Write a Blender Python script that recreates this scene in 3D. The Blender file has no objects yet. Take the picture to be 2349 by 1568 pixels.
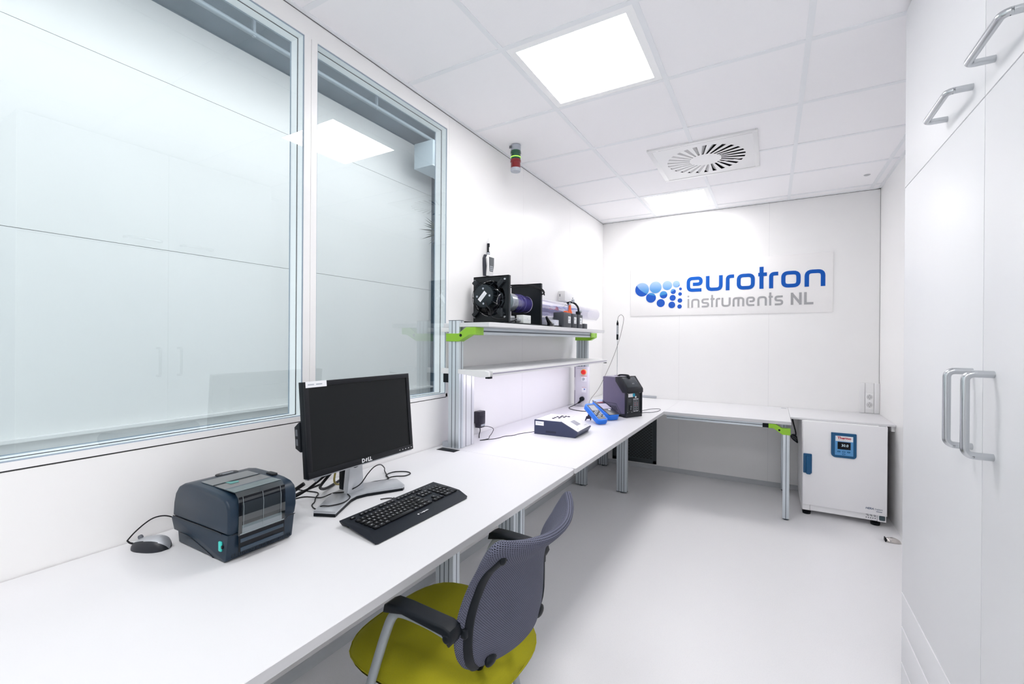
import bpy, bmesh, math, random
from mathutils import Matrix, Vector, Euler
R = math.radians
PI = math.pi
random.seed(4)
scene = bpy.context.scene
COL = scene.collection

# ------------------------------------------------------------------ camera
YAW, PITCH, ROLL, FOC, DY = .5244, -.00137, .00684, 1026.82, -2.97
fwd = Vector((math.sin(-YAW) * math.cos(PITCH), math.cos(YAW) * math.cos(PITCH), math.sin(PITCH)))
rt = fwd.cross(Vector((0, 0, 1))).normalized()
up = rt.cross(fwd)
r2 = rt * math.cos(ROLL) + up * math.sin(ROLL)
u2 = -rt * math.sin(ROLL) + up * math.cos(ROLL)
cam_d = bpy.data.cameras.new('camera')
cam = bpy.data.objects.new('camera', cam_d)
COL.objects.link(cam)
mw = Matrix(((r2.x, u2.x, -fwd.x, 1.644), (r2.y, u2.y, -fwd.y, 0.0), (r2.z, u2.z, -fwd.z, 1.3615), (0, 0, 0, 1)))
cam.matrix_world = mw
cam_d.sensor_fit = 'HORIZONTAL'
cam_d.sensor_width = 36
cam_d.lens = 36 * FOC / 2349
cam_d.shift_y = DY / 2349
cam_d.clip_start = .02
cam_d.clip_end = 60
scene.camera = cam

# ------------------------------------------------------------------ world, exposure
w = bpy.data.worlds.new('sky')
scene.world = w
w.use_nodes = True
bg = w.node_tree.nodes['Background']
bg.inputs[0].default_value = (1.0, .985, 1.0, 1)
bg.inputs[1].default_value = 3.05
scene.view_settings.view_transform = 'Standard'
scene.view_settings.look = 'None'
scene.view_settings.gamma = 1
scene.view_settings.use_curve_mapping = False
scene.view_settings.exposure = 0.0
LIGHT_E = 20.6          # ceiling panels
UNDER_E = 9.0          # strip under the lower shelf
try:
    scene.cycles.use_denoising = True
    scene.cycles.max_bounces = 14
    scene.cycles.diffuse_bounces = 8
    scene.cycles.glossy_bounces = 6
    scene.cycles.transmission_bounces = 8
    scene.cycles.transparent_max_bounces = 12
except Exception:
    pass

# ------------------------------------------------------------------ materials
MATS = {}
def mat(name, col, rough=.5, metal=0, noise=0, nscale=40, bump=0, emis=None, es=0, coat=0, spec=.5):
    if name in MATS: return MATS[name]
    m = bpy.data.materials.new(name); m.use_nodes = True
    nt = m.node_tree; b = nt.nodes['Principled BSDF']
    b.inputs['Base Color'].default_value = (*col, 1)
    b.inputs['Roughness'].default_value = rough
    b.inputs['Metallic'].default_value = metal
    b.inputs['Specular IOR Level'].default_value = spec
    if coat: b.inputs['Coat Weight'].default_value = coat; b.inputs['Coat Roughness'].default_value = .08
    if emis: b.inputs['Emission Color'].default_value = (*emis, 1); b.inputs['Emission Strength'].default_value = es
    if noise or bump:
        tc = nt.nodes.new('ShaderNodeTexCoord'); n = nt.nodes.new('ShaderNodeTexNoise')
        n.inputs['Scale'].default_value = nscale; n.inputs['Detail'].default_value = 4
        nt.links.new(tc.outputs['Object'], n.inputs['Vector'])
        if noise:
            r = nt.nodes.new('ShaderNodeValToRGB')
            r.color_ramp.elements[0].position = .3; r.color_ramp.elements[1].position = .7
            r.color_ramp.elements[0].color = (*[c * (1 - noise) for c in col], 1)
            r.color_ramp.elements[1].color = (*[min(1, c * (1 + noise * .4)) for c in col], 1)
            nt.links.new(n.outputs['Fac'], r.inputs['Fac']); nt.links.new(r.outputs['Color'], b.inputs['Base Color'])
        if bump:
            bp = nt.nodes.new('ShaderNodeBump'); bp.inputs['Strength'].default_value = bump; bp.inputs['Distance'].default_value = .001
            nt.links.new(n.outputs['Fac'], bp.inputs['Height']); nt.links.new(bp.outputs['Normal'], b.inputs['Normal'])
    MATS[name] = m
    return m

M_wall = mat('wall_panel', (.875, .87, .865), .34, noise=.01, nscale=3)
M_joint = mat('panel_joint', (.45, .46, .48), .6)
M_dark = mat('gasket', (.02, .022, .025), .5)
M_ceil = mat('ceiling_tile', (.935, .925, .94), .8, noise=.008, nscale=300)
M_tbar = mat('ceiling_grid', (.85, .865, .885), .5)
M_top = mat('worktop_laminate', (.715, .715, .73), .42, noise=.008, nscale=400)
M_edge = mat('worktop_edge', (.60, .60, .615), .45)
M_alu = mat('anodised_aluminium', (.62, .67, .71), .38, .55)
M_aludk = mat('aluminium_groove', (.09, .11, .13), .5, .4)
M_steel = mat('brushed_steel', (.55, .57, .59), .25, .95, bump=.05, nscale=200)
M_green = mat('green_bracket', (.28, .56, .03), .42)
M_black = mat('black_plastic', (.005, .0075, .011), .45, spec=.2)
M_blackg = mat('black_gloss', (.006, .007, .010), .15, spec=.35)
M_white = mat('white_plastic', (.80, .80, .80), .35)
M_cab = mat('cabinet_lacquer', (.80, .805, .82), .45, noise=.006, nscale=3)
M_cabgap = mat('cabinet_gap', (.50, .52, .56), .5)
M_grey = mat('grey_plastic', (.13, .14, .16), .5)
M_lgrey = mat('light_grey_plastic', (.42, .45, .50), .4)
M_silver = mat('silver_plastic', (.50, .52, .55), .32, .5)
M_label = mat('paper_label', (.85, .86, .88), .6)
M_cord = mat('black_cable', (.005, .005, .007), .5, spec=.25)
M_navy = mat('printer_plastic', (.007, .021, .041), .36, bump=.10, nscale=900, spec=.4)
M_navyd = mat('printer_recess', (.003, .004, .007), .35, spec=.3)

def floor_mat():
    m = bpy.data.materials.new('vinyl_floor'); m.use_nodes = True
    nt = m.node_tree; b = nt.nodes['Principled BSDF']
    b.inputs['Roughness'].default_value = .38
    tc = nt.nodes.new('ShaderNodeTexCoord'); v = nt.nodes.new('ShaderNodeTexNoise'); v.inputs['Scale'].default_value = 260; v.inputs['Detail'].default_value = 2
    n = nt.nodes.new('ShaderNodeTexNoise'); n.inputs['Scale'].default_value = 6
    r = nt.nodes.new('ShaderNodeValToRGB')
    e = r.color_ramp.elements
    e[0].position = .28; e[0].color = (.76, .765, .775, 1); e[1].position = .45; e[1].color = (.825, .82, .83, 1)
    nt.links.new(tc.outputs['Object'], v.inputs['Vector']); nt.links.new(tc.outputs['Object'], n.inputs['Vector'])
    nt.links.new(v.outputs['Fac'], r.inputs['Fac'])
    nt.links.new(r.outputs['Color'], b.inputs['Base Color'])
    return m
M_floor = floor_mat()

def glass_mat(name, tint, refl=1.0, extra=.0):
    # thin architectural glass: transparent body, Fresnel mirror reflection
    m = bpy.data.materials.new(name); m.use_nodes = True
    nt = m.node_tree; nt.nodes.clear()
    out = nt.nodes.new('ShaderNodeOutputMaterial'); mix = nt.nodes.new('ShaderNodeMixShader')
    tr = nt.nodes.new('ShaderNodeBsdfTransparent'); tr.inputs[0].default_value = (*tint, 1)
    gl = nt.nodes.new('ShaderNodeBsdfGlossy'); gl.inputs['Roughness'].default_value = .0; gl.inputs[0].default_value = (1, 1, 1, 1)
    fr = nt.nodes.new('ShaderNodeLayerWeight'); fr.inputs[0].default_value = .5
    pw = nt.nodes.new('ShaderNodeMath'); pw.operation = 'POWER'; pw.inputs[1].default_value = 4.0; nt.links.new(fr.outputs['Facing'], pw.inputs[0])
    mt = nt.nodes.new('ShaderNodeMath'); mt.operation = 'MULTIPLY_ADD'; mt.inputs[1].default_value = refl; mt.inputs[2].default_value = .04 + extra; mt.use_clamp = True
    nt.links.new(pw.outputs[0], mt.inputs[0]); nt.links.new(mt.outputs[0], mix.inputs[0])
    nt.links.new(tr.outputs[0], mix.inputs[1]); nt.links.new(gl.outputs[0], mix.inputs[2]); nt.links.new(mix.outputs[0], out.inputs[0])
    return m
M_glass = glass_mat('window_glass', (.90, .94, .945), .95, .03)
M_acryl = glass_mat('clear_acrylic', (.985, .985, .985), .5, -.03)
M_tube = glass_mat('clear_plastic_tube', (.78, .77, .86), .9, .05)
M_film = glass_mat('printer_window', (.60, .68, .70), .9, .05)

def emit(name, col, s):
    m = bpy.data.materials.new(name); m.use_nodes = True
    nt = m.node_tree; nt.nodes.clear()
    out = nt.nodes.new('ShaderNodeOutputMaterial'); e = nt.nodes.new('ShaderNodeEmission')
    e.inputs[0].default_value = (*col, 1); e.inputs[1].default_value = s
    nt.links.new(e.outputs[0], out.inputs[0]); return m
M_lamp = emit('lamp_diffuser', (1.0, .985, .99), LIGHT_E)
M_strip = emit('shelf_lamp_tube', (.90, .84, 1.0), UNDER_E)

# ------------------------------------------------------------------ mesh builder
class B:
    def __init__(s): s.bm = bmesh.new(); s.mi = 0
    def _fin(s, n0, M, mi):
        s.bm.verts.ensure_lookup_table()
        vs = s.bm.verts[n0:] if isinstance(n0, int) else n0
        if M is not None: bmesh.ops.transform(s.bm, matrix=M, verts=list(vs))
        fs = set(f for v in vs for f in v.link_faces)
        for f in fs: f.material_index = mi
    def box(s, x0, x1, y0, y1, z0, z1, bev=0, mi=0, M=None, seg=2):
        n0 = len(s.bm.verts)
        t = bmesh.new()
        g = bmesh.ops.create_cube(t, size=1)
        bmesh.ops.transform(t, matrix=Matrix.Translation(((x0 + x1) / 2, (y0 + y1) / 2, (z0 + z1) / 2)) @ Matrix.Diagonal((abs(x1 - x0), abs(y1 - y0), abs(z1 - z0), 1)), verts=t.verts)
        if bev: bmesh.ops.bevel(t, geom=list(t.edges), offset=bev, segments=seg, affect='EDGES', profile=.5)
        return s.merge(t, M, mi)
    def merge(s, t, M=None, mi=0, keep=False):
        if M is not None: bmesh.ops.transform(t, matrix=M, verts=t.verts)
        mp = {}
        for v in t.verts: mp[v] = s.bm.verts.new(v.co)
        for f in t.faces:
            try:
                nf = s.bm.faces.new([mp[v] for v in f.verts]); nf.material_index = f.material_index if keep else mi
            except ValueError: pass
        t.free(); return s
    def cyl(s, p0, p1, r, rb=None, seg=20, mi=0, M=None, bev=0):
        p0, p1 = Vector(p0), Vector(p1); d = p1 - p0
        t = bmesh.new()
        bmesh.ops.create_cone(t, cap_ends=True, segments=seg, radius1=r, radius2=(r if rb is None else rb), depth=d.length)
        if bev:
            es = [e for e in t.edges if len(e.link_faces) == 2 and any(len(f.verts) > 4 for f in e.link_faces)]
            bmesh.ops.bevel(t, geom=es, offset=bev, segments=2, affect='EDGES', profile=.5)
        q = d.to_track_quat('Z', 'Y').to_matrix().to_4x4()
        bmesh.ops.transform(t, matrix=Matrix.Translation((p0 + p1) / 2) @ q, verts=t.verts)
        return s.merge(t, M, mi)
    def ball(s, c, r, sc=(1, 1, 1), seg=16, mi=0, M=None):
        t = bmesh.new(); bmesh.ops.create_uvsphere(t, u_segments=seg, v_segments=seg // 2, radius=r)
        bmesh.ops.transform(t, matrix=Matrix.Translation(c) @ Matrix.Diagonal((*sc, 1)), verts=t.verts)
        return s.merge(t, M, mi)
    def prism(s, pts, axis, a0, a1, mi=0, M=None, bev=0, seg=2):
        # polygon in the plane across `axis` (x: (y,z), y: (x,z), z: (x,y)) pushed from a0 to a1
        t = bmesh.new()
        def P(p, a): return {'x': (a, p[0], p[1]), 'y': (p[0], a, p[1]), 'z': (p[0], p[1], a)}[axis]
        v0 = [t.verts.new(P(p, a0)) for p in pts]; v1 = [t.verts.new(P(p, a1)) for p in pts]
        n = len(pts)
        t.faces.new(v0); t.faces.new(v1[::-1])
        for i in range(n): t.faces.new([v0[i], v1[i], v1[(i + 1) % n], v0[(i + 1) % n]])
        bmesh.ops.recalc_face_normals(t, faces=t.faces)
        if bev:
            es = [e for e in t.edges if len(e.link_faces) == 2 and any(len(f.verts) == n and n != 4 or f in list(t.faces)[:2] for f in e.link_faces)]
            bmesh.ops.bevel(t, geom=es, offset=bev, segments=seg, affect='EDGES', profile=.5)
        return s.merge(t, M, mi)
    def tube(s, pts, r, seg=8, mi=0, M=None, smooth=0, closed=False, flat=None):
        P = [Vector(p) for p in pts]
        if smooth: P = spline(P, smooth)
        rs = r if isinstance(r, (list, tuple)) else None
        t = bmesh.new(); rings = []
        up = Vector((0, 0, 1)); prev = None
        n = len(P)
        for i in range(n):
            d = (P[min(i + 1, n - 1)] - P[max(i - 1, 0)]).normalized()
            if prev is None:
                a = d.cross(up)
                if a.length < .05: a = d.cross(Vector((1, 0, 0)))
                a.normalize()
            else:
                a = prev - d * prev.dot(d); a.normalize()
            prev = a; b = d.cross(a)
            rr = r if rs is None else rs[0] + (rs[-1] - rs[0]) * i / (n - 1)
            fa, fb = flat or (1, 1)
            rings.append([t.verts.new(P[i] + a * math.cos(2 * PI * k / seg) * rr * fa + b * math.sin(2 * PI * k / seg) * rr * fb) for k in range(seg)])
        for i in range(n - 1):
            for k in range(seg):
                t.faces.new([rings[i][k], rings[i][(k + 1) % seg], rings[i + 1][(k + 1) % seg], rings[i + 1][k]])
        t.faces.new(rings[0][::-1]); t.faces.new(rings[-1])
        return s.merge(t, M, mi)
    def lathe(s, prof, c=(0, 0, 0), seg=24, mi=0, M=None):
        t = bmesh.new(); rings = []
        for r, z in prof:
            rings.append([t.verts.new((c[0] + max(r, 1e-5) * math.cos(2 * PI * k / seg), c[1] + max(r, 1e-5) * math.sin(2 * PI * k / seg), c[2] + z)) for k in range(seg)])
        for i in range(len(rings) - 1):
            for k in range(seg):
                t.faces.new([rings[i][k], rings[i][(k + 1) % seg], rings[i + 1][(k + 1) % seg], rings[i + 1][k]])
        return s.merge(t, M, mi)
    def quad(s, *p, mi=0):
        f = s.bm.faces.new([s.bm.verts.new(q) for q in p]); f.material_index = mi; return s
    def text(s, body, size, M, mi=0, ext=.0004, align='CENTER', shear=0, sx=1, bold=0):
        c = bpy.data.curves.new('t', 'FONT'); c.body = body; c.size = size; c.extrude = ext; c.align_x = align; c.align_y = 'CENTER'; c.shear = shear; c.resolution_u = 2; c.offset = bold
        o = bpy.data.objects.new('t', c); me = bpy.data.meshes.new_from_object(o)
        t = bmesh.new(); t.from_mesh(me)
        bmesh.ops.transform(t, matrix=Matrix.Diagonal((sx, 1, 1, 1)), verts=t.verts)
        s.merge(t, M, mi)
        bpy.data.objects.remove(o); bpy.data.curves.remove(c); bpy.data.meshes.remove(me); return s

def spline(P, k):
    out = []
    n = len(P)
    for i in range(n - 1):
        p0, p1, p2, p3 = P[max(i - 1, 0)], P[i], P[i + 1], P[min(i + 2, n - 1)]
        for j in range(k):
            t = j / k
            out.append(.5 * ((2 * p1) + (p2 - p0) * t + (2 * p0 - 5 * p1 + 4 * p2 - p3) * t * t + (3 * p1 - p0 - 3 * p2 + p3) * t ** 3))
    out.append(P[-1]); return out

def obj(name, b, mats, parent=None, smooth=35, rel=True, label=None):
    """link builder as ONE mesh; geometry given in room coordinates when the parent is unrotated (rel) """
    me = bpy.data.meshes.new(name)
    bmesh.ops.recalc_face_normals(b.bm, faces=b.bm.faces)
    if parent is not None and rel:
        bmesh.ops.transform(b.bm, matrix=Matrix.Translation(-ROOT(parent)), verts=b.bm.verts)
    b.bm.to_mesh(me); b.bm.free()
    if not isinstance(mats, (list, tuple)): mats = [mats]
    for m in mats: me.materials.append(m)
    if smooth:
        for p in me.polygons: p.use_smooth = True
        me.set_sharp_from_angle(angle=R(smooth))
    o = bpy.data.objects.new(name, me); COL.objects.link(o)
    if parent is not None: o.parent = parent
    if label: o['label'] = label
    return o
def ROOT(o):
    v = Vector((0, 0, 0))
    while o is not None:
        v = v + o.location; o = o.parent
    return v
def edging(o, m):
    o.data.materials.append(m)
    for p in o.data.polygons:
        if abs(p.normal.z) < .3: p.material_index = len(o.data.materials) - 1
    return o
def tag(o, label, cat, group=None, kind=None):
    o['label'] = label; o['category'] = cat
    if group: o['group'] = group
    if kind: o['kind'] = kind
    return o
def thing(name, label, cat, loc, rz=0, group=None):
    o = bpy.data.objects.new(name, None); COL.objects.link(o)
    o.empty_display_size = .05
    o.location = loc; o.rotation_euler = (0, 0, rz)
    return tag(o, label, cat, group)
def struct(name, b, mats, smooth=30):
    o = obj(name, b, mats, None, smooth); o['kind'] = 'structure'; return o
def AX(origin, xa, ya):
    """matrix whose local X,Y run along xa,ya (for text lying on a face)"""
    xa = Vector(xa).normalized(); ya = Vector(ya).normalized(); za = xa.cross(ya)
    return Matrix(((xa.x, ya.x, za.x, origin[0]), (xa.y, ya.y, za.y, origin[1]), (xa.z, ya.z, za.z, origin[2]), (0, 0, 0, 1)))
def rrect(x0, x1, y0, y1, r, seg=5, rs=None):
    rs = rs or (r, r, r, r)   # order: x1y0, x1y1, x0y1, x0y0
    pts = []
    for (cx, cy, a0), rr in zip(((x1, y0, -90), (x1, y1, 0), (x0, y1, 90), (x0, y0, 180)), rs):
        sx = -1 if cx == x1 else 1; sy = -1 if cy == y1 else 1
        if rr <= 0: pts.append((cx, cy)); continue
        for k in range(seg + 1):
            a = R(a0 + 90 * k / seg); pts.append((cx + sx * rr + rr * math.cos(a), cy + sy * rr + rr * math.sin(a)))
    return pts

# ------------------------------------------------------------------ the room shell
XW, YB, ZC, YF = 2.447, 4.874, 2.675, -2.6
b = B(); b.box(-.085, XW + .1, YF - .1, YB + .1, -.08, 0); struct('floor', b, M_floor)

# ceiling: tiles hung in a T-bar grid
b = B()
xs = [-.022 + .6 * i for i in range(0, 6)]; ys = [1.133 + .6 * j for j in range(-7, 8)]
holes = {(0, 1), (0, 5)}
def cut(a0, a1, lo, hi): return max(a0, lo), min(a1, hi)
LIGHTS = [(1, 1), (1, 5), (1, -3), (3, -3)]
for i in range(-1, 5):
    for j in range(-7, 7):
        if (i, j) in LIGHTS: continue
        x0, x1 = cut(-.022 + .6 * i, -.022 + .6 * i + .6, 0, XW); y0, y1 = cut(1.133 + .6 * j, 1.733 + .6 * j, YF, YB)
        if x1 - x0 < .02 or y1 - y0 < .02: continue
        g = .0065
        rs_ = [(x0 + g, x1 - g, y0 + g, y1 - g)]
        D0, D1, D2, D3 = .894, 1.559, 3.151, 3.822
        if x0 < D1 and x1 > D0 and y0 < D3 and y1 > D2:      # tile trimmed round the air vent
            xa, xb, ya, yb = rs_[0]; rs_ = [(xa, min(xb, D0), ya, yb), (max(xa, D1), xb, ya, yb), (max(xa, D0), min(xb, D1), ya, min(yb, D2)), (max(xa, D0), min(xb, D1), max(ya, D3), yb)]
        for xa, xb, ya, yb in rs_:
            if xb - xa > .004 and yb - ya > .004: b.box(xa, xb, ya, yb, ZC + .004, ZC + .018)
b.box(-.085, XW + .1, YF - .1, YB + .1, ZC + .12, ZC + .16)
struct('ceiling', b, M_ceil)
b = B()
DIFF = (.888, 1.565, 3.145, 3.828)
def tb(x0, x1, y0, y1):
    q = .0004 if y1 - y0 < .1 else 0
    b.box(x0, x1, y0, y1, ZC + q, ZC + .006 + q)
for i in range(1, 5):
    x = -.022 + .6 * i
    if i == 2:
        tb(x - .012, x + .012, YF, DIFF[2] + .01); tb(x - .012, x + .012, DIFF[3] - .01, YB)
    else: tb(x - .012, x + .012, YF, YB)
for j in range(-6, 7):
    y = 1.133 + .6 * j
    if DIFF[2] < y < DIFF[3]:
        tb(0, DIFF[0] + .01, y - .012, y + .012); tb(DIFF[1] - .01, XW, y - .012, y + .012)
    else: tb(0, XW, y - .012, y + .012)
b.box(0, .02, YF, YB, ZC - .001, ZC + .004, mi=0); b.box(XW - .02, XW, YF, YB, ZC - .001, ZC + .004); b.box(0, XW, YB - .02, YB, ZC - .001, ZC + .004)
b.box(0, .0015, YF, YB, ZC - .004, ZC - .001, mi=2); b.box(0, XW, YB - .0015, YB, ZC - .004, ZC - .001, mi=2)
struct('trim_1', b, [M_tbar, M_joint, mat('shadow_gap', (.12, .12, .12), .8)])

# back wall: coated panels with hairline joints
b = B()
seams = [0, .822, 1.625, XW]
for k in range(3):
    b.box(seams[k] + .0008, seams[k + 1] - .0008, YB, YB + .06, 0, ZC + .1)
b.box(-.08, XW + .1, YB + .06, YB + .1, -.05, ZC + .16)
for xs_ in (.822, 1.625): b.box(xs_ - .002, xs_ + .002, YB + .0004, YB + .05, 0, ZC + .1, mi=2)
b.box(XW - .0022, XW - .0002, YB - .002, YB, .76, ZC - .004, mi=1)
struct('wall_back', b, [M_wall, mat('corner_seam', (.16, .16, .17), .7), mat('panel_seam', (.66, .66, .67), .6)])
b = B(); b.box(XW, XW + .1, YF, YB + .1, 0, ZC + .1)
struct('wall_right', b, M_wall)
b = B(); b.box(-.085, XW + .1, YF - .1, YF, 0, ZC + .1); struct('wall_front', b, M_wall)

# left wall: apron, head, mullion and end panels round the two windows
T = .085
b = B()
W1 = (-1.95, 1.148); W2 = (1.207, 2.072); ZS, ZT = 1.048, 2.593
b.box(-T, 0, YF, 2.088, 0, 1.0235)                     # apron below the groove
b.box(-T, 0, YF, 2.088, 1.028, ZS)                    # sill band
b.box(-T, 0, YF, 2.088, ZT, ZC + .1)
b.box(-T, 0, W2[1], 2.088, 1.0275, ZT)
b.box(-T, 0, W1[1], 1.1775, 1.0275, ZT); b.box(-T, 0, 1.1795, W2[0], 1.0275, ZT)
b.box(-T, 0, YF, W1[0], 1.0275, ZT)
b.box(-T, -.004, 1.17, 1.19, 1.0275, ZT)
for y0, y1 in ((2.0895, 3.0), (3.0015, 3.919), (3.9205, YB + .05)):
    b.box(-T, 0, y0, y1, 0, ZC + .1)
b.box(-T - .01, -.003, 2.08, 2.1, 0, ZC + .1)
for y_ in (3.0007, 3.9197): b.box(-T - .01, -.0005, y_ - .005, y_ + .005, 0, ZC + .1, mi=2)
b.box(-T, -.006, YF, 2.088, 1.02, 1.03, mi=1)
struct('wall_left', b, [M_wall, M_dark, mat('side_seam', (.50, .50, .50), .6)])

M_frame = mat('window_frame', (.95, .96, .97), .4)
def window(name, y0, y1):
    root = bpy.data.objects.new(name, None); COL.objects.link(root); root['kind'] = 'structure'
    root.location = (0, (y0 + y1) / 2, ZS)
    f = B()      # reveal lining: two rings with a black gasket between, a second gasket at the pane
    def ring(xa, xb, t, mi=0, ins=0):
        f.box(xa, xb, y0 + ins, y0 + t, ZS + ins, ZT - ins, mi=mi); f.box(xa, xb, y1 - t, y1 - ins, ZS + ins, ZT - ins, mi=mi)
        f.box(xa, xb, y0 + t, y1 - t, ZS + ins, ZS + t, mi=mi); f.box(xa, xb, y0 + t, y1 - t, ZT - t, ZT - ins, mi=mi)
    ring(-.040, -.007, .0022); ring(-.0435, -.040, .004, 1); ring(-.085, -.0435, .0022); ring(-.0885, -.085, .005, 2)
    ring(-.0065, -.003, .0035, 2)
    obj('window_frame', f, [M_frame, M_dark, mat('blue_gasket', (.32, .39, .47), .5)], root)
    g = B(); g.box(-.0056, -.0050, y0 + .001, y1 - .001, ZS + .001, ZT - .001)
    obj('pane', g, M_glass, root)
    return root
window('window_1', *W1)
window('window_2', *W2)

# cove skirting
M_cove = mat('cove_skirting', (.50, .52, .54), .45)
def cove(name, axis, a0, a1, c, sgn):
    pts = [(c, 0), (c + sgn * .012, 0), (c + sgn * .006, .008), (c + sgn * .003, .018), (c + sgn * .003, .043), (c, .045)]
    bb = B(); bb.prism(pts, axis, a0, a1); return struct(name, bb, M_cove)
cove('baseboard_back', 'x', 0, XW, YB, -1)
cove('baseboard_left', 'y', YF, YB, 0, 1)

# ------------------------------------------------------------------ the hall beyond the glass
M_hall = mat('hall_cladding', (.80, .81, .81), .45, noise=.02, nscale=1.5)
M_hallf = mat('hall_floor', (.55, .57, .58), .4)
M_beam = mat('hall_steelwork', (.13, .18, .22), .5, noise=.2, nscale=4)
b = B()
for z0, z1 in ((0, .862), (.866, 1.884), (1.887, 2.887), (2.890, 3.33)):
    b.box(-1.56, -1.5, -4, 6.5, z0, z1)
b.box(-1.60, -1.55, -4, 6.5, 0, 3.4, mi=1)
b.box(-1.5, -1.46, -4, 6.5, .855, .872)
struct('wall_hall', b, [M_hall, mat('hall_joint', (.62, .66, .68), .6)])
b = B(); b.box(-1.6, -.085, -4, 6.5, -.08, 0); struct('floor_hall', b, M_hallf)
b = B(); b.box(-1.62, -1.02, -4, 6.5, 3.34, 3.36); b.box(-1.62, -1.5, -4, 6.5, 3.33, 3.85); b.box(-1.62, -.9, -4, 6.5, 3.85, 3.9)
b.box(-1.62, -.09, 5.2, 5.3, 0, 3.9)
struct('trim_2', b, M_beam)
b = B(); b.cyl((-1.15, -4, 3.25), (-1.15, 5.19, 3.25), .016, seg=12)
for y in (.4, 1.6, 2.6, 3.4): b.box(-1.16, -1.14, y - .008, y + .008, 3.232, 3.339)
tag(obj('service_pipe', b, mat('pipe_grey', (.24, .29, .33), .4)), 'thin grey pipe clipped along the dark beam beyond the windows', 'pipe')
b = B(); b.box(-1.5, -1.32, 3.70, 3.95, 0, 3.33); struct('trim_3', b, mat('column_paint', (.05, .08, .11), .5))
t = thing('air_duct', 'pale perforated air duct box under the beam beyond the smaller window', 'duct', (-1.3, 3.9, 2.98))
b = B(); b.box(-1.31, -1.08, 3.22, 4.9, 2.98, 3.22, .006); obj('duct_body', b, mat('duct_paint', (.42, .50, .55), .45), t)
b = B(); b.box(-1.09, -1.0795, 3.219, 4.90, 2.979, 2.990); obj('lower_flange', b, mat('duct_flange', (.55, .62, .66), .4), t)
t = thing('palm_plant', 'dark fan palm behind the right edge of the smaller window', 'plant', (-1.0, 3.42, 0))
M_palm = mat('palm_leaf', (.03, .05, .04), .5)
b = B(); b.tube([(-1.0, 3.42, .3), (-1.02, 3.40, 1.2), (-1.0, 3.36, 2.2)], .03, smooth=5); obj('trunk', b, mat('palm_trunk', (.08, .07, .06), .8), t)
b = B(); b.lathe([(.0, 0), (.15, 0), (.19, .34), (.17, .34), (.16, .30), (0, .30)], (-1.0, 3.42, 0)); obj('pot', b, M_grey, t)
b = B()
for cx, cy, cz, n in ((-1.0, 3.28, 2.34, 18), (-1.05, 3.5, 2.5, 16), (-.9, 3.55, 2.2, 14)):
    for k in range(n):
        a = PI * (.55 + .9 * k / (n - 1)); L = .25 + .07 * random.random()
        c, s_ = math.cos(a), math.sin(a)
        p0 = Vector((cx, cy, cz)); p1 = p0 + Vector((.15 * random.uniform(-1, 1) * L, c * L, s_ * L * .55)); pr = Vector((0, -s_, c)) * .007
        m_ = (p0 + p1) / 2 + Vector((0, 0, .012))
        b.quad(p0, m_ - pr, p1, m_ + pr)
    b.tube([(-1.0, 3.36, 2.15), ((cx - 1) / 2, (cy + 3.36) / 2, (cz + 2.2) / 2), (cx, cy, cz)], .006, seg=5)
obj('fronds', b, M_palm, t)

# ------------------------------------------------------------------ lamps and ceiling fittings
def light(i, j, label):
    x0, y0 = -.022 + .6 * i, 1.133 + .6 * j
    t = thing('ceiling_light', label, 'ceiling light', (x0 + .3, y0 + .3, ZC), 0, 'square ceiling light panels')
    f = B(); a, c = .013, .047
    for (xa, xb, ya, yb) in ((a, .6 - a, a, c), (a, .6 - a, .6 - c, .6 - a), (a, c, c, .6 - c), (.6 - c, .6 - a, c, .6 - c)):
        f.box(x0 + xa, x0 + xb, y0 + ya, y0 + yb, ZC + .001, ZC + .02)
    obj('frame', f, mat('lamp_frame', (.95, .95, .95), .5), t)
    d = B(); d.box(x0 + c, x0 + .6 - c, y0 + c, y0 + .6 - c, ZC + .004, ZC + .012); obj('diffuser', d, M_lamp, t)
light(1, 1, 'large square light panel in the ceiling nearest the viewer')
light(1, 5, 'square light panel in the ceiling close to the back wall')
light(1, -3, 'square light panel in the ceiling behind the viewer, on the window side')
light(3, -3, 'added unseen fill light panel behind the viewer, on the cabinet side')  # extra unseen panel, added to brighten the window apron and the cabinet

t = thing('swirl_air_diffuser', 'square white ceiling air vent with a ring of radial slots', 'air vent', ((DIFF[0] + DIFF[1]) / 2, (DIFF[2] + DIFF[3]) / 2, ZC))
cx, cy = t.location.x, t.location.y
b = B(); fr_ = .03
x0, x1, y0, y1 = DIFF
for (xa, xb, ya, yb) in ((x0, x1, y0, y0 + fr_), (x0, x1, y1 - fr_, y1), (x0, x0 + fr_, y0 + fr_, y1 - fr_), (x1 - fr_, x1, y0 + fr_, y1 - fr_)):
    b.box(xa, xb, ya, yb, ZC - .006, ZC + .004, .001)
obj('border', b, M_white, t)
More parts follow.
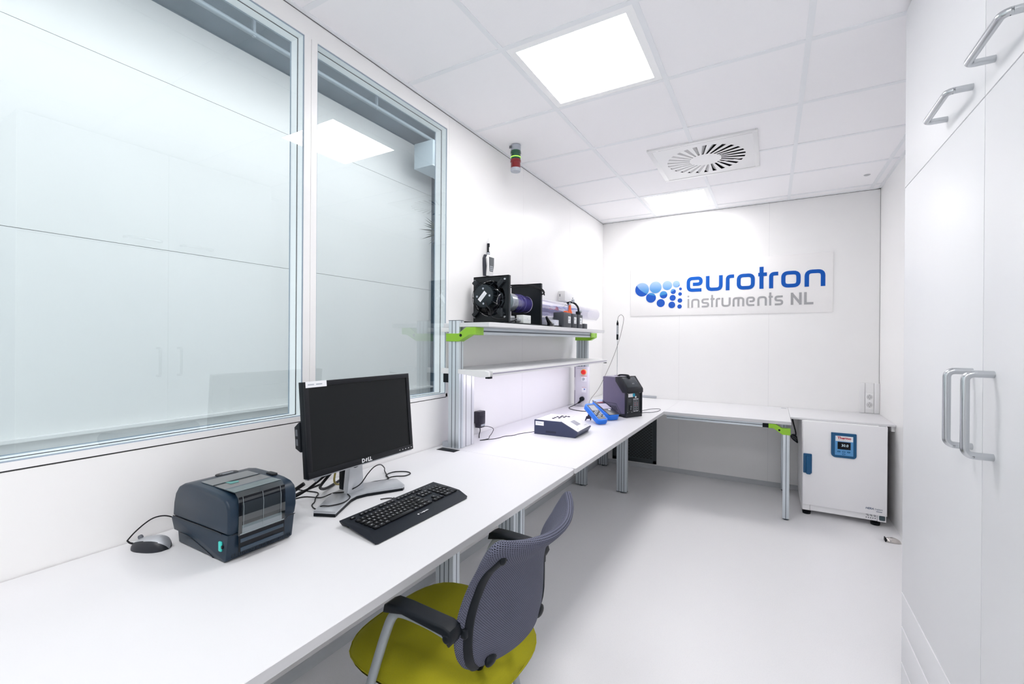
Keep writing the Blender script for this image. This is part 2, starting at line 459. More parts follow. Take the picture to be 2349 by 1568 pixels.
# plate pierced by 26 swirled slots
b = B(); N = 26; ri, ro = .105, .258; h = .3085; zp = ZC - .005
def P_(r, a): return (cx + r * math.cos(a), cy + r * math.sin(a), zp)
tw = .16
inner = []; outer = []
for k in range(N):
    a = 2 * PI * k / N; da = 2 * PI / N
    wi, wo = .50, .46
    q = [P_(ri, a), P_(ri, a + wi * da), P_(ri, a + da)]
    r_ = [P_(ro, a + tw), P_(ro, a + wo * da + tw), P_(ro, a + da + tw)]
    b.quad(q[1], q[2], r_[2], r_[1])          # web beside the slot
    inner += [q[0], q[1]]; outer += [r_[0], r_[1]]
vs = [b.bm.verts.new(p) for p in inner]; b.bm.faces.new(vs)
def sq(a):
    c, s_ = math.cos(a), math.sin(a); m = h / max(abs(c), abs(s_)); return (cx + m * c, cy + m * s_, zp)
outa = []
for k in range(N):
    for f_ in (0, .46): outa.append(2 * PI * (k + f_) / N + tw)
nn = len(outa)
for k in range(nn):
    a0, a1 = outa[k], outa[(k + 1) % nn] + (2 * PI if k == nn - 1 else 0)
    mids = [m for m in (PI / 4 + PI / 2 * q for q in range(0, 9)) if a0 < m < a1]
    pts = [P_(ro, a1), P_(ro, a0), sq(a0)] + [sq(m) for m in mids] + [sq(a1)]
    b.quad(*pts)
b.box(cx - h, cx + h, cy - h, cy + h, ZC + .075, ZC + .08, mi=1)
for (xa, xb, ya, yb) in ((x0, x1, y0 + .01, y0 + .012), (x0, x1, y1 - .012, y1 - .01), (x0 + .01, x0 + .012, y0, y1), (x1 - .012, x1 - .01, y0, y1)): b.box(xa, xb, ya, yb, ZC - .004, ZC + .08, mi=1)
obj('face_plate', b, [M_white, M_dark], t, smooth=0)
b = B()
for k in range(N):       # tilted deflector blade in every slot
    a = 2 * PI * k / N; da = 2 * PI / N
    p = [Vector(P_(ri, a + .5 * da)), Vector(P_(ro, a + .46 * da + tw)), Vector(P_(ro, a + .02 * da + tw)), Vector(P_(ri, a + .05 * da))]
    p[0].z += .012; p[1].z += .022
    b.quad(*p)
obj('deflector_blades', b, M_white, t, smooth=0)

# signal tower
tx, ty = .142, 2.63
t = thing('signal_tower', 'small green and red signal lamp hanging from the ceiling by the left wall', 'signal light', (tx, ty, ZC))
b = B(); b.lathe([(0, 0), (.034, 0), (.034, -.034), (.031, -.038), (0, -.038)], (tx, ty, ZC - .0)); b.box(tx - .03, tx - .01, ty - .036, ty - .033, ZC - .026, ZC - .008, mi=1); obj('mount', b, [M_lgrey, M_grey], t)
def lens(name, z, col, e=0):
    bb = B(); bb.lathe([(0, z), (.0345, z), (.0365, z - .004), (.0365, z - .016), (.033, z - .019), (.033, z - .058), (0, z - .058)], (tx, ty, 0))
    m = mat(name + '_lens', col, .12, coat=.5); return obj(name + '_lens', bb, m, t)
lens('green', ZC - .038, (.0, .075, .028))
b = B(); b.lathe([(.0335, -.046), (.0342, -.046), (.0342, -.040), (.0335, -.040)], (tx, ty, ZC - .038)); obj('green_light_band', b, emit('green_glow', (.45, 1, .12), 1.6), t)
lens('red', ZC - .096, (.20, .004, .008))
b = B(); b.lathe([(0, 0), (.0345, 0), (.035, -.014), (.032, -.022), (0, -.0225)], (tx, ty, ZC - .154)); obj('end_cap', b, M_lgrey, t)

b = B(); b.lathe([(0, -.004), (.016, -.004), (.022, 0), (.022, .001)], (2.29, 4.442, ZC + .003)); tag(obj('ceiling_sensor', b, mat('sensor', (.45, .46, .48), .4)), 'tiny round grey sensor in the ceiling near the back right corner', 'sensor')

# ------------------------------------------------------------------ wall items
# sign
t = thing('wall_sign', 'pale rectangular wall sign reading eurotron instruments NL with blue dots', 'sign', (1.22, YB, 1.9))
ys_ = YB - .007
b = B(); b.box(.318, 2.119, YB - .006, YB - .0008, 1.63, 2.167, .001)
obj('backing_panel', b, mat('sign_backing', (.925, .912, .905), .34), t)
def fillet(path, rad, closed=False, seg=5):
    P = [Vector((p[0], p[1])) for p in path]; out = []; n = len(P)
    for i in range(n):
        if not closed and i in (0, n - 1): out.append(P[i]); continue
        a, c, d = P[i - 1], P[i], P[(i + 1) % n]
        u, v = (a - c), (d - c); rr = min(rad, u.length * .49, v.length * .49)
        if rr < 1e-5: out.append(c); continue
        p, q = c + u.normalized() * rr, c + v.normalized() * rr
        for k in range(seg + 1):
            tt = k / seg; out.append(p * (1 - tt) ** 2 + c * 2 * tt * (1 - tt) + q * tt * tt)
    return out
def stroke(b, path, wd, fn, rad=.3, closed=False, mi=0):
    # ribbon of constant width along the path, extruded
    P = fillet(path, rad, closed); n = len(P); L = []; Rr = []
    for i in range(n):
        a = P[i - 1] if (i > 0 or closed) else None; c = P[i]; d = P[(i + 1) % n] if (i < n - 1 or closed) else None
        t1 = (c - a).normalized() if a is not None and (c - a).length > 1e-7 else None; t2 = (d - c).normalized() if d is not None and (d - c).length > 1e-7 else None
        tt = (t1 or t2) if t2 is None or t1 is None else (t1 + t2).normalized()
        nrm = Vector((-tt.y, tt.x)); k = 1
        if t1 is not None and t2 is not None: k = 1 / max(.5, nrm.dot(Vector((-t1.y, t1.x))))
        L.append(c + nrm * wd / 2 * k); Rr.append(c - nrm * wd / 2 * k)
    t_ = bmesh.new(); m = n if closed else n - 1
    def V(p, dz): return t_.verts.new(fn(p.x, p.y, dz))
    A = [(V(L[i], 0), V(Rr[i], 0), V(L[i], 1), V(Rr[i], 1)) for i in range(n)]
    for i in range(m):
        p, q = A[i], A[(i + 1) % n]
        t_.faces.new([p[0], q[0], q[1], p[1]]); t_.faces.new([p[2], p[3], q[3], q[2]]); t_.faces.new([p[0], p[2], q[2], q[0]]); t_.faces.new([p[1], q[1], q[3], p[3]])
    if not closed:
        t_.faces.new([A[0][0], A[0][1], A[0][3], A[0][2]]); t_.faces.new([A[-1][0], A[-1][2], A[-1][3], A[-1][1]])
    b.merge(t_, None, mi)
def glyph(b, ch, x0, x1, z0, hgt, wd, mi=0):
    W_ = x1 - x0; h_ = wd / 2; w_, H = W_, hgt
    lay = [.0015]
    fn = lambda x, z, k: (x0 + x, ys_ - k * lay[0], z0 + z)
    l, r_, bo, to, mi_ = h_, w_ - h_, h_, H - h_, H * .5
    rad = H * .26
    S = lambda p, closed=False, rd=rad: stroke(b, p, wd, fn, rd, closed)
    if ch == 'e': S([(w_ * .93, bo), (l, bo), (l, to), (r_, to), (r_, mi_), (l + w_ * .28, mi_)])
    if ch == 'u': S([(l, H), (l, bo), (r_, bo), (r_, H)])
    if ch == 'r': S([(l, 0), (l, to), (w_, to)])
    if ch == 'o': S([(l, bo), (l, to), (r_, to), (r_, bo)], True)
    if ch == 't': S([(w_ * .38, 0), (w_ * .38, H * 1.36)]); lay[0] = .0013; S([(0, to), (w_, to)])
    if ch == 'n': S([(l, 0), (l, to), (r_, to), (r_, 0)])
    if ch == 'i': S([(l, 0), (l, H)]); S([(l, H * 1.18), (l, H * 1.38)])
    if ch == 's': S([(w_ * .95, to), (l, to), (l, mi_), (r_, mi_), (r_, bo), (w_ * .05, bo)])
    if ch == 'm': S([(l, 0), (l, to), (r_, to), (r_, 0)]); lay[0] = .0013; S([(w_ / 2, 0), (w_ / 2, to)])
    if ch == 'N': S([(l, 0), (l, H)]); S([(r_, 0), (r_, H)]); lay[0] = .0013; S([(l, H - wd * .55), (r_, wd * .55)])
    if ch == 'L': S([(l, 0), (l, H)]); lay[0] = .0013; S([(l, bo), (w_, bo)])
M_ltr = mat('sign_blue', (.0, .088, .44), .4, spec=.25); M_lgr = mat('sign_grey', (.36, .36, .37), .45)
b = B()
for ch, a, c in (('e', .892, 1.045), ('u', 1.074, 1.228), ('r', 1.255, 1.329), ('o', 1.352, 1.507), ('t', 1.535, 1.607), ('r', 1.625, 1.699), ('o', 1.723, 1.876), ('n', 1.906, 2.062)):
    glyph(b, ch, a, c, 1.865, .153, .034)
obj('blue_lettering', b, M_ltr, t, smooth=20)
b = B()
for ch, a, c in (('i', .902, .922), ('n', .938, 1.016), ('s', 1.034, 1.106), ('t', 1.118, 1.156), ('r', 1.166, 1.206), ('u', 1.218, 1.299), ('m', 1.317, 1.418), ('e', 1.434, 1.509), ('n', 1.529, 1.608), ('t', 1.622, 1.657), ('s', 1.67, 1.74)):
    glyph(b, ch, a, c, 1.704, .09, .017)
obj('grey_lettering', b, M_lgr, t, smooth=20)
b = B()
glyph(b, 'N', 1.80, 1.885, 1.704, .112, .020); glyph(b, 'L', 1.903, 1.974, 1.704, .112, .020)
obj('grey_lettering', b, M_lgr, t, smooth=20)
def dotmat():
    m = bpy.data.materials.new('sign_dots'); m.use_nodes = True; nt = m.node_tree; p = nt.nodes['Principled BSDF']; p.inputs['Roughness'].default_value = .35
    tc = nt.nodes.new('ShaderNodeTexCoord'); sp = nt.nodes.new('ShaderNodeSeparateXYZ'); nt.links.new(tc.outputs['Object'], sp.inputs[0])
    ox, oz = .608 - 1.22, 2.045 - 1.9
    def mth(op, a, c):
        n = nt.nodes.new('ShaderNodeMath'); n.operation = op
        for k, v in enumerate((a, c)):
            if isinstance(v, (int, float)): n.inputs[k].default_value = v
            else: nt.links.new(v, n.inputs[k])
        return n.outputs[0]
    dx = mth('DIVIDE', mth('SUBTRACT', sp.outputs[0], ox), .247); dz = mth('DIVIDE', mth('SUBTRACT', sp.outputs[2], oz), .205)
    rr = mth('ADD', mth('MULTIPLY', dx, dx), mth('MULTIPLY', dz, dz)); inside = mth('LESS_THAN', rr, 1.0)
    ramp = nt.nodes.new('ShaderNodeValToRGB'); e = ramp.color_ramp.elements
    e[0].position = 0; e[0].color = (.0, .20, .50, 1); e[1].position = 1; e[1].color = (.38, .52, .74, 1)
    e2 = e.new(.45); e2.color = (.10, .30, .62, 1)
    nt.links.new(mth('DIVIDE', mth('SUBTRACT', sp.outputs[2], 1.83 - 1.9), .16), ramp.inputs[0])
    mx = nt.nodes.new('ShaderNodeMix'); mx.data_type = 'RGBA'; nt.links.new(inside, mx.inputs[0]); mx.inputs[6].default_value = (.0, .078, .46, 1); nt.links.new(ramp.outputs[0], mx.inputs[7])
    nt.links.new(mx.outputs[2], p.inputs['Base Color']); return m
b = B()
for x, z, r_ in [(0.441, 1.912, 0.073), (0.582, 1.93, 0.062), (0.702, 1.944, 0.048), (0.792, 1.953, 0.035), (0.833, 1.902, 0.014), (0.535, 1.822, 0.052), (0.664, 1.848, 0.039), (0.761, 1.878, 0.026), (0.829, 1.849, 0.018), (0.636, 1.762, 0.042), (0.756, 1.812, 0.031), (0.828, 1.782, 0.023), (0.748, 1.739, 0.034), (0.825, 1.72, 0.022)]:
    b.cyl((x, ys_ - .0014, z), (x, ys_, z), r_, seg=40)
obj('dot_emblem', b, dotmat(), t, smooth=0)
b = B()
tb_ = bmesh.new(); pts = []
for k in range(49):
    a = R(-5 + 190 * k / 48); pts.append((.60 + .238 * math.cos(a), 1.885 + .232 * math.sin(a)))
b.prism(pts, 'y', ys_ + .0003, ys_ + .0006)
obj('pale_disc', b, mat('sign_pale', (.72, .72, .77), .45), t, smooth=0)

def schuko(name_parent, x, z, yy, r=.02):
    bb = B(); bb.lathe([(r, 0), (r * 1.08, .002), (r * 1.15, .0)], (0, 0, 0), seg=24, M=Matrix.Translation((x, yy, z)) @ Matrix.Rotation(PI / 2, 4, 'X'))
    bb.cyl((x, yy - .0006, z), (x, yy, z), r, mi=1)
    for dx in (-.0075, .0075): bb.cyl((x + dx, yy - .0012, z), (x + dx, yy - .0005, z), .0027, seg=8, mi=2)
    for dz in (-.017, .017): bb.box(x - .002, x + .002, yy - .0014, yy, z + dz - .0025, z + dz + .0025, mi=2)
    return obj('socket_insert', bb, [M_white, mat('socket_cup', (.62, .62, .62), .4), M_grey], name_parent)
t = thing('wall_socket', 'white double power socket on the back wall above the oven', 'power socket', (2.378, YB, .757))
b = B(); b.box(2.311, 2.3465, YB - .026, YB, .7565, 1.014, .002); b.box(2.348, 2.408, YB - .022, YB, .7565, 1.014, .002); b.box(2.4095, 2.4455, YB - .026, YB, .7565, 1.014, .002)
obj('trunking', b, M_white, t)
b = B(); b.box(2.3495, 2.4065, YB - .0255, YB - .022, .79, .93, .002); obj('cover_plate', b, mat('socket_white', (.84, .84, .84), .3), t)
schuko(t, 2.378, .895, YB - .0258); schuko(t, 2.378, .828, YB - .0258)

t = thing('thermostat_box', 'white switch box high on the left wall near the far corner', 'switch box', (0, 3.75, 1.71))
b = B(); b.box(0, .064, 3.66, 3.75, 1.712, 1.80, .003); b.box(0, .036, 3.752, 3.95, 1.712, 1.795, .003)
b.box(.036, .0375, 3.90, 3.915, 1.75, 1.762, mi=1); b.box(.012, .02, 3.6588, 3.661, 1.752, 1.774, mi=1); obj('housing', b, [M_white, M_grey], t)

# hygrometer on the wall
t = thing('handheld_hygrometer', 'black and white handheld humidity meter hung on the left wall above the fan', 'meter', (0, 2.49, 1.785))
pts = [(2.452, 1.785), (2.53, 1.785), (2.545, 1.86), (2.548, 1.913), (2.535, 1.925), (2.46, 1.925), (2.446, 1.90), (2.446, 1.86)]
b = B(); b.prism(pts, 'x', .001, .016, bev=.003); obj('rear_shell', b, mat('meter_back', (.03, .035, .05), .5), t)
pts = [(2.462, 1.785), (2.53, 1.785), (2.545, 1.86), (2.548, 1.913), (2.535, 1.925), (2.475, 1.925), (2.458, 1.90), (2.468, 1.85)]
b = B(); b.prism(pts, 'x', .016, .031, bev=.004); obj('front_shell', b, M_white, t)
b = B(); b.prism([(2.485, 1.815), (2.525, 1.815), (2.537, 1.86), (2.538, 1.91), (2.478, 1.91), (2.480, 1.86)], 'x', .031, .0325)
for i in range(2):
    for j in range(3): b.box(.0325, .0335, 2.49 + .018 * i, 2.502 + .018 * i, 1.82 + .012 * j, 1.828 + .012 * j, mi=1)
obj('display', b, [mat('meter_display', (.08, .09, .10), .3), M_lgrey], t)
b = B(); b.cyl((.018, 2.49, 1.925), (.018, 2.49, 2.0), .009, mi=0); b.cyl((.018, 2.49, 2.0), (.018, 2.492, 2.032), .006, mi=1); b.cyl((.018, 2.49, 1.928), (.018, 2.49, 1.94), .0105, mi=2); b.box(.026, .0285, 2.485, 2.496, 1.945, 1.975, mi=1)
obj('probe', b, [M_black, M_white, M_lgrey], t)

b = B(); b.box(.12, .60, YB - .012, YB, .757, .781, .002); tag(obj('cable_channel', b, M_silver), 'short grey cable channel on the back wall behind the purple calibrator', 'cable channel')

# exhaust grille low on the back wall
t = thing('wall_grille', 'dark perforated grille low on the back wall under the bench', 'vent grille', (.36, YB, .06))
b = B(); gx0, gx1, gz0, gz1 = .13, .603, .057, .62
for (xa, xb, za, zb) in ((gx0, gx1, gz0, gz0 + .034), (gx0, gx1, gz1 - .034, gz1), (gx0, gx0 + .034, gz0, gz1), (gx1 - .034, gx1, gz0, gz1)):
    b.box(xa, xb, YB - .012, YB, za, zb, .001)
obj('frame', b, mat('grille_frame', (.035, .045, .052), .45), t)
b = B(); b.box(gx0 + .034, gx1 - .034, YB - .006, YB, gz0 + .034, gz1 - .034)
M_gs = mat('grille_slot', (.004, .005, .006), .6)
row = 0; z = gz0 + .05
while z < gz1 - .05:
    x = gx0 + .045 + (.018 if row % 2 else 0)
    while x < gx1 - .06:
        b.box(x, x + .023, YB - .0066, YB - .006, z, z + .0085, mi=1); x += .036
    z += .0155; row += 1
obj('perforated_sheet', b, [mat('grille_sheet', (.055, .068, .075), .45), M_gs], t, smooth=0)

# ------------------------------------------------------------------ aluminium profile helper
def profile(b, x0, x1, y0, y1, z0, z1, nx=3, ny=1):
    """extruded aluminium post: body plus dark T-slots on the -y/+y and +x/-x faces"""
    b.box(x0, x1, y0, y1, z0, z1, .0018)
    wx, wy = (x1 - x0) / nx, (y1 - y0) / ny; e = .0021
    for k in range(1, nx):
        c = x0 + wx * k
        b.box(c - e, c + e, y0 - .0003, y0 + .001, z0 + .001, z1 - .001, mi=1); b.box(c - e, c + e, y1 - .001, y1 + .0003, z0 + .001, z1 - .001, mi=1)
    for k in range(ny):
        c = y0 + wy * (k + .5)
        b.box(x1 - .001, x1 + .0003, c - e, c + e, z0 + .001, z1 - .001, mi=1); b.box(x0 - .0003, x0 + .001, c - e, c + e, z0 + .001, z1 - .001, mi=1)
    if nx == 1:
        c = (x0 + x1) / 2; b.box(c - e, c + e, y0 - .0003, y0 + .001, z0 + .001, z1 - .001, mi=1)
def leg(root, x0, x1, y0, y1, z1, nx=4, ny=1, name='leg'):
    bb = B(); profile(bb, x0, x1, y0, y1, .012, z1, nx, ny)
    bb.box(x0, x1, y0, y1, .008, .0125, mi=1); bb.cyl(((x0 + x1) / 2, (y0 + y1) / 2, 0), ((x0 + x1) / 2, (y0 + y1) / 2, .01), .016, mi=1)
    return obj(name, bb, [M_alu, M_aludk], root)
ZD, TH, XD = .755, .025, .8455

# ------------------------------------------------------------------ workbenches
t = thing('workbench', 'long white workbench in front holding the printer and the monitor', 'workbench', (.42, .5, 0), 0, 'white workbenches')
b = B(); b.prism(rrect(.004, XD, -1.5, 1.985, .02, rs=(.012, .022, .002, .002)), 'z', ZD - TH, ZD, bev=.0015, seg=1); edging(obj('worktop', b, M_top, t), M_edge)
for xr_ in (.60, .05):
    b = B(); b.box(xr_, xr_ + .04, -1.3, 1.86, ZD - TH - .04, ZD - TH, .001); obj('frame_rail', b, [M_alu], t)
leg(t, .455, .545, 1.93, 1.975, ZD - TH); leg(t, .06, .15, 1.93, 1.975, ZD - TH)
leg(t, .455, .545, 1.44, 1.485, ZD - TH); leg(t, .455, .545, -1.2, -1.155, ZD - TH); leg(t, .06, .15, -1.2, -1.155, ZD - TH)
b = B(); b.box(.05, .17, 1.93, 1.9849, ZD - .001, ZD + .0015, .001); obj('grommet', b, M_black, t, label='black cable grommet at the rear corner')

t = thing('workbench', 'white workbench under the shelves holding the blue instruments', 'workbench', (.42, 3.4, 0), 0, 'white workbenches')
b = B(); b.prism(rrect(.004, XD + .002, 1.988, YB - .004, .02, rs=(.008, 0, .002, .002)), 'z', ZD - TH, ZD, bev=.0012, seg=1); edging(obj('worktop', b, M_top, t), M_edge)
leg(t, .447, .539, 3.965, 4.01, ZD - TH); leg(t, .055, .158, 3.965, 4.01, ZD - TH); leg(t, .02, .11, 4.72, 4.765, ZD - TH)
leg(t, .455, .545, 2.0, 2.045, ZD - TH)
for xr_ in (.60, .05):
    b = B(); b.box(xr_, xr_ + .04, 2.3, 4.6, ZD - TH - .04, ZD - TH, .001); obj('frame_rail', b, [M_alu], t)

t = thing('workbench', 'empty white workbench along the back wall with green corner bracket', 'workbench', (1.3, 4.4, 0), 0, 'white workbenches')
Y2 = 4.0
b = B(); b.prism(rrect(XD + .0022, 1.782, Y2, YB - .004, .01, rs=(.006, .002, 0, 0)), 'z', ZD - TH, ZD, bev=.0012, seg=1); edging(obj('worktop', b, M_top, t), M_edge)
b = B(); b.box(.87, 1.592, Y2 + .012, Y2 + .052, ZD - TH - .034, ZD - TH - .001, .001); b.box(.87, 1.592, Y2 + .0115, Y2 + .013, ZD - TH - .019, ZD - TH - .014, mi=1)
obj('frame_rail', b, [M_alu, M_aludk], t)
b = B(); b.box(.87, 1.7, YB - .08, YB - .04, ZD - TH - .04, ZD - TH); obj('frame_rail', b, M_alu, t)
def bracket(bb, ox, oy, oz, sx, M=None, Ln=.125):
    """green diecast corner bracket: low block on the post, slanting cheek, raised block on the rail (profile across y)"""
    pr = [(0, -.078), (0, -.030), (.056, -.030), (.100, -.001), (Ln, -.001), (Ln, -.036), (.112, -.036), (.054, -.078)]
    bb.prism([(ox + sx * p[0], oz + p[1]) for p in pr], 'y', oy, oy + .048, bev=.0015, seg=1)
    bb.cyl((ox + sx * .074, oy - .0006, oz - .045), (ox + sx * .074, oy + .001, oz - .045), .0075, mi=1)
b = B(); bracket(b, 1.778, Y2 + .006, ZD - TH - .001, -1, Ln=.146); br = obj('corner_bracket', b, [M_green, M_black], t)
b = B(); b.box(1.592, 1.632, Y2 + .008, Y2 + .052, ZD - TH - .034, ZD - TH - .001, .001); obj('rail_end_cap', b, M_black, t)
leg(t, 1.728, 1.772, Y2 + .008, Y2 + .05, ZD - TH - .06, 1, 1); leg(t, 1.730, 1.772, YB - .09, YB - .045, ZD - TH, 1, 1)
b = B(); b.box(1.728, 1.772, 4.775, 4.80, ZD, ZD + .0006); pass
for k in range(6): b.box(1.732 + .006 * k, 1.736 + .006 * k, 4.78, 4.795, ZD + .0006, ZD + .0008, mi=1)
obj('type_plate', b, [M_lgrey, M_grey], t)

t = thing('side_worktop', 'thin white worktop over the oven in the right corner', 'worktop', (2.1, 4.6, .739))
b = B(); b.box(1.7835, XW - .002, 4.272, YB - .003, .739, ZD, .0015); obj('board', b, M_top, t)
b = B(); b.box(XW - .022, XW - .001, 4.30, YB - .005, .70, .7385); b.box(1.80, XW - .022, YB - .03, YB - .004, .70, .7385); obj('wall_batten', b, M_white, t)

# ------------------------------------------------------------------ shelf unit over the bench
t = thing('bench_shelf', 'two-tier white shelf on aluminium posts with green brackets and a strip lamp', 'shelf unit', (.15, 2.9, ZD), 0)
b = B(); profile(b, .075, .150, 2.0, 2.04, ZD + .001, 1.468, 3, 1); b.box(.075, .15, 2.0, 2.04, 1.468, 1.4705, mi=1); obj('post', b, [M_alu, M_aludk], t)
b = B(); profile(b, .072, .148, 2.043, 2.15, ZD + .001, 1.168, 2, 2); obj('post', b, [mat('pale_aluminium', (.74, .75, .78), .4, .5), M_aludk], t, label='paler short post behind the first')
b = B(); profile(b, .055, .165, 3.962, 4.0, ZD + .001, 1.40, 4, 1); obj('post', b, [M_alu, M_aludk], t)
b = B(); b.prism([(.152, 2.0), (.345, 2.0), (.360, 2.035), (.360, 3.86), (.345, 3.875), (.004, 3.875), (.004, 2.045), (.152, 2.045)], 'z', 1.432, 1.456, bev=.0012, seg=1); obj('upper_board', b, M_top, t)
b = B(); b.box(.20, .235, 2.03, 3.86, 1.39, 1.4315, .001); b.box(.235, .2356, 2.03, 3.86, 1.406, 1.414, mi=1); obj('upper_rail', b, [M_alu, M_aludk], t)
# green brackets
b = B(); M_ = None
pr = [(.066, 1.352), (.066, 1.396), (.15, 1.396), (.20, 1.430), (.262, 1.430), (.262, 1.392), (.22, 1.388), (.15, 1.352)]
b.prism(pr, 'y', 1.992, 2.044, bev=.0015, seg=1); b.cyl((.165, 1.9912, 1.386), (.165, 1.993, 1.386), .0085, mi=1); b.box(.20, .245, 2.044, 2.10, 1.388, 1.430, .001); b.box(.063, .0665, 1.992, 2.044, 1.352, 1.396)
obj('green_bracket', b, [M_green, M_black], t)
b = B(); b.prism([(.045, 1.362), (.045, 1.392), (.18, 1.43), (.24, 1.43), (.24, 1.39), (.19, 1.362)], 'y', 3.955, 4.008, bev=.0015, seg=1); b.box(.20, .24, 3.85, 3.955, 1.39, 1.43, .001); obj('green_bracket', b, [M_green, M_black], t)
# lower lamp shelf
b = B(); b.prism([(.004, 2.045), (.152, 2.045), (.152, 2.0), (.335, 2.0), (.335, 3.965), (.004, 3.965)], 'z', 1.178, 1.196, bev=.001, seg=1); obj('lower_board', b, M_top, t)
b = B(); b.box(.335, .352, 2.03, 3.96, 1.166, 1.194, .001); b.box(.352, .3526, 2.03, 3.96, 1.176, 1.184, mi=1); obj('lamp_housing', b, [M_white, mat('lamp_rail', (.38, .36, .44), .4)], t)
b = B(); b.box(.27, .333, 2.06, 3.94, 1.168, 1.1775, .001); obj('strip_lamp', b, M_strip, t)
b = B(); b.prism([(.152, 1.176), (.152, 1.198), (.33, 1.198), (.356, 1.190), (.356, 1.166), (.30, 1.160), (.24, 1.166)], 'y', 1.985, 2.0, bev=.0015, seg=1); obj('end_plate', b, M_white, t)
b = B(); b.box(.33, .356, 1.99, 2.02, 1.155, 1.166, .001); obj('end_clip', b, M_black, t)
b = B(); b.box(.33, .352, 3.93, 3.96, 1.158, 1.166, .001); obj('end_clip', b, M_black, t)
for za_, zb_, xa_, m_ in ((1.405, 1.43, .02, M_white), (1.17, 1.2, .02, M_white), (1.12, 1.1695, .035, M_black)):
    b = B(); b.box(xa_, .0745, 2.004, 2.03, za_, zb_, .002); obj('wall_clamp', b, m_, t)
b = B(); b.box(.035, .075, 2.0, 2.04, ZD + .001, ZD + .03, .002); obj('foot_clamp', b, M_lgrey, t)

# control panel
t = thing('control_panel', 'pale upright control panel with red emergency knob on the bench under the shelf', 'control panel', (.14, 3.92, ZD))
b = B(); b.box(.072, .194, 3.90, 3.955, ZD + .001, 1.118, .002); b.box(.060, .072, 3.902, 3.955, ZD + .001, 1.118, .001, mi=1); b.box(.064, .069, 3.9, 3.902, .90, 1.02, mi=2); obj('housing', b, [mat('panel_enamel', (.66, .65, .70), .35), mat('panel_side', (.36, .35, .40), .4, .4), M_white], t)
b = B(); b.cyl((.155, 3.90, 1.072), (.155, 3.889, 1.072), .026, seg=28, mi=1); b.cyl((.160, 3.889, 1.072), (.160, 3.866, 1.072), .021, seg=28, bev=.003); obj('emergency_knob', b, [mat('red_knob', (.75, .02, .02), .3), mat('yellow_ring', (.9, .55, .10), .4)], t)
b = B(); b.box(.130, .182, 3.8985, 3.90, .985, 1.03, .0005); b.cyl((.152, 3.8985, 1.008), (.152, 3.892, 1.008), .012, mi=1); b.box(.148, .156, 3.884, 3.893, .994, 1.022, mi=1); obj('rotary_switch', b, [M_label, M_lgrey], t)
b = B(); b.box(.135, .178, 3.8985, 3.90, .885, .925, .0005); b.prism([(.153, .919), (.171, .919), (.162, .904)], 'y', 3.898, 3.8985, mi=1); obj('indicator_plate', b, [M_label, mat('blue_mark', (.03, .10, .45), .4)], t)
for xa_, xb_, za_, zb_, m_ in ((.13, .185, 1.032, 1.036, mat('legend_red', (.6, .12, .14), .5)), (.09, .18, 1.102, 1.106, M_lgrey), (.137, .176, .93, .932, MATS['legend_red'])):
    b = B(); b.box(xa_, xb_, 3.8992, 3.90, za_, zb_); obj('printed_legend', b, m_, t, smooth=0)
t = thing('power_plug', 'black plug with its cord in the lower part of the control panel', 'plug', (.144, 3.899, .826))
b = B(); b.cyl((.144, 3.899, .826), (.144, 3.868, .826), .021, seg=24, bev=.004); b.tube([(.140, 3.876, .815), (.125, 3.868, .796), (.112, 3.862, .787)], [.013, .006], smooth=3, seg=10); obj('plug_body', b, M_black, t)
b = B(); b.tube([(.112, 3.862, .787), (.085, 3.83, .768), (.07, 3.80, .759), (.085, 3.72, .758), (.14, 3.66, .758), (.24, 3.62, .758), (.34, 3.66, .758), (.43, 3.70, .758)], .0033, smooth=6, seg=6); obj('cord', b, M_cord, t)

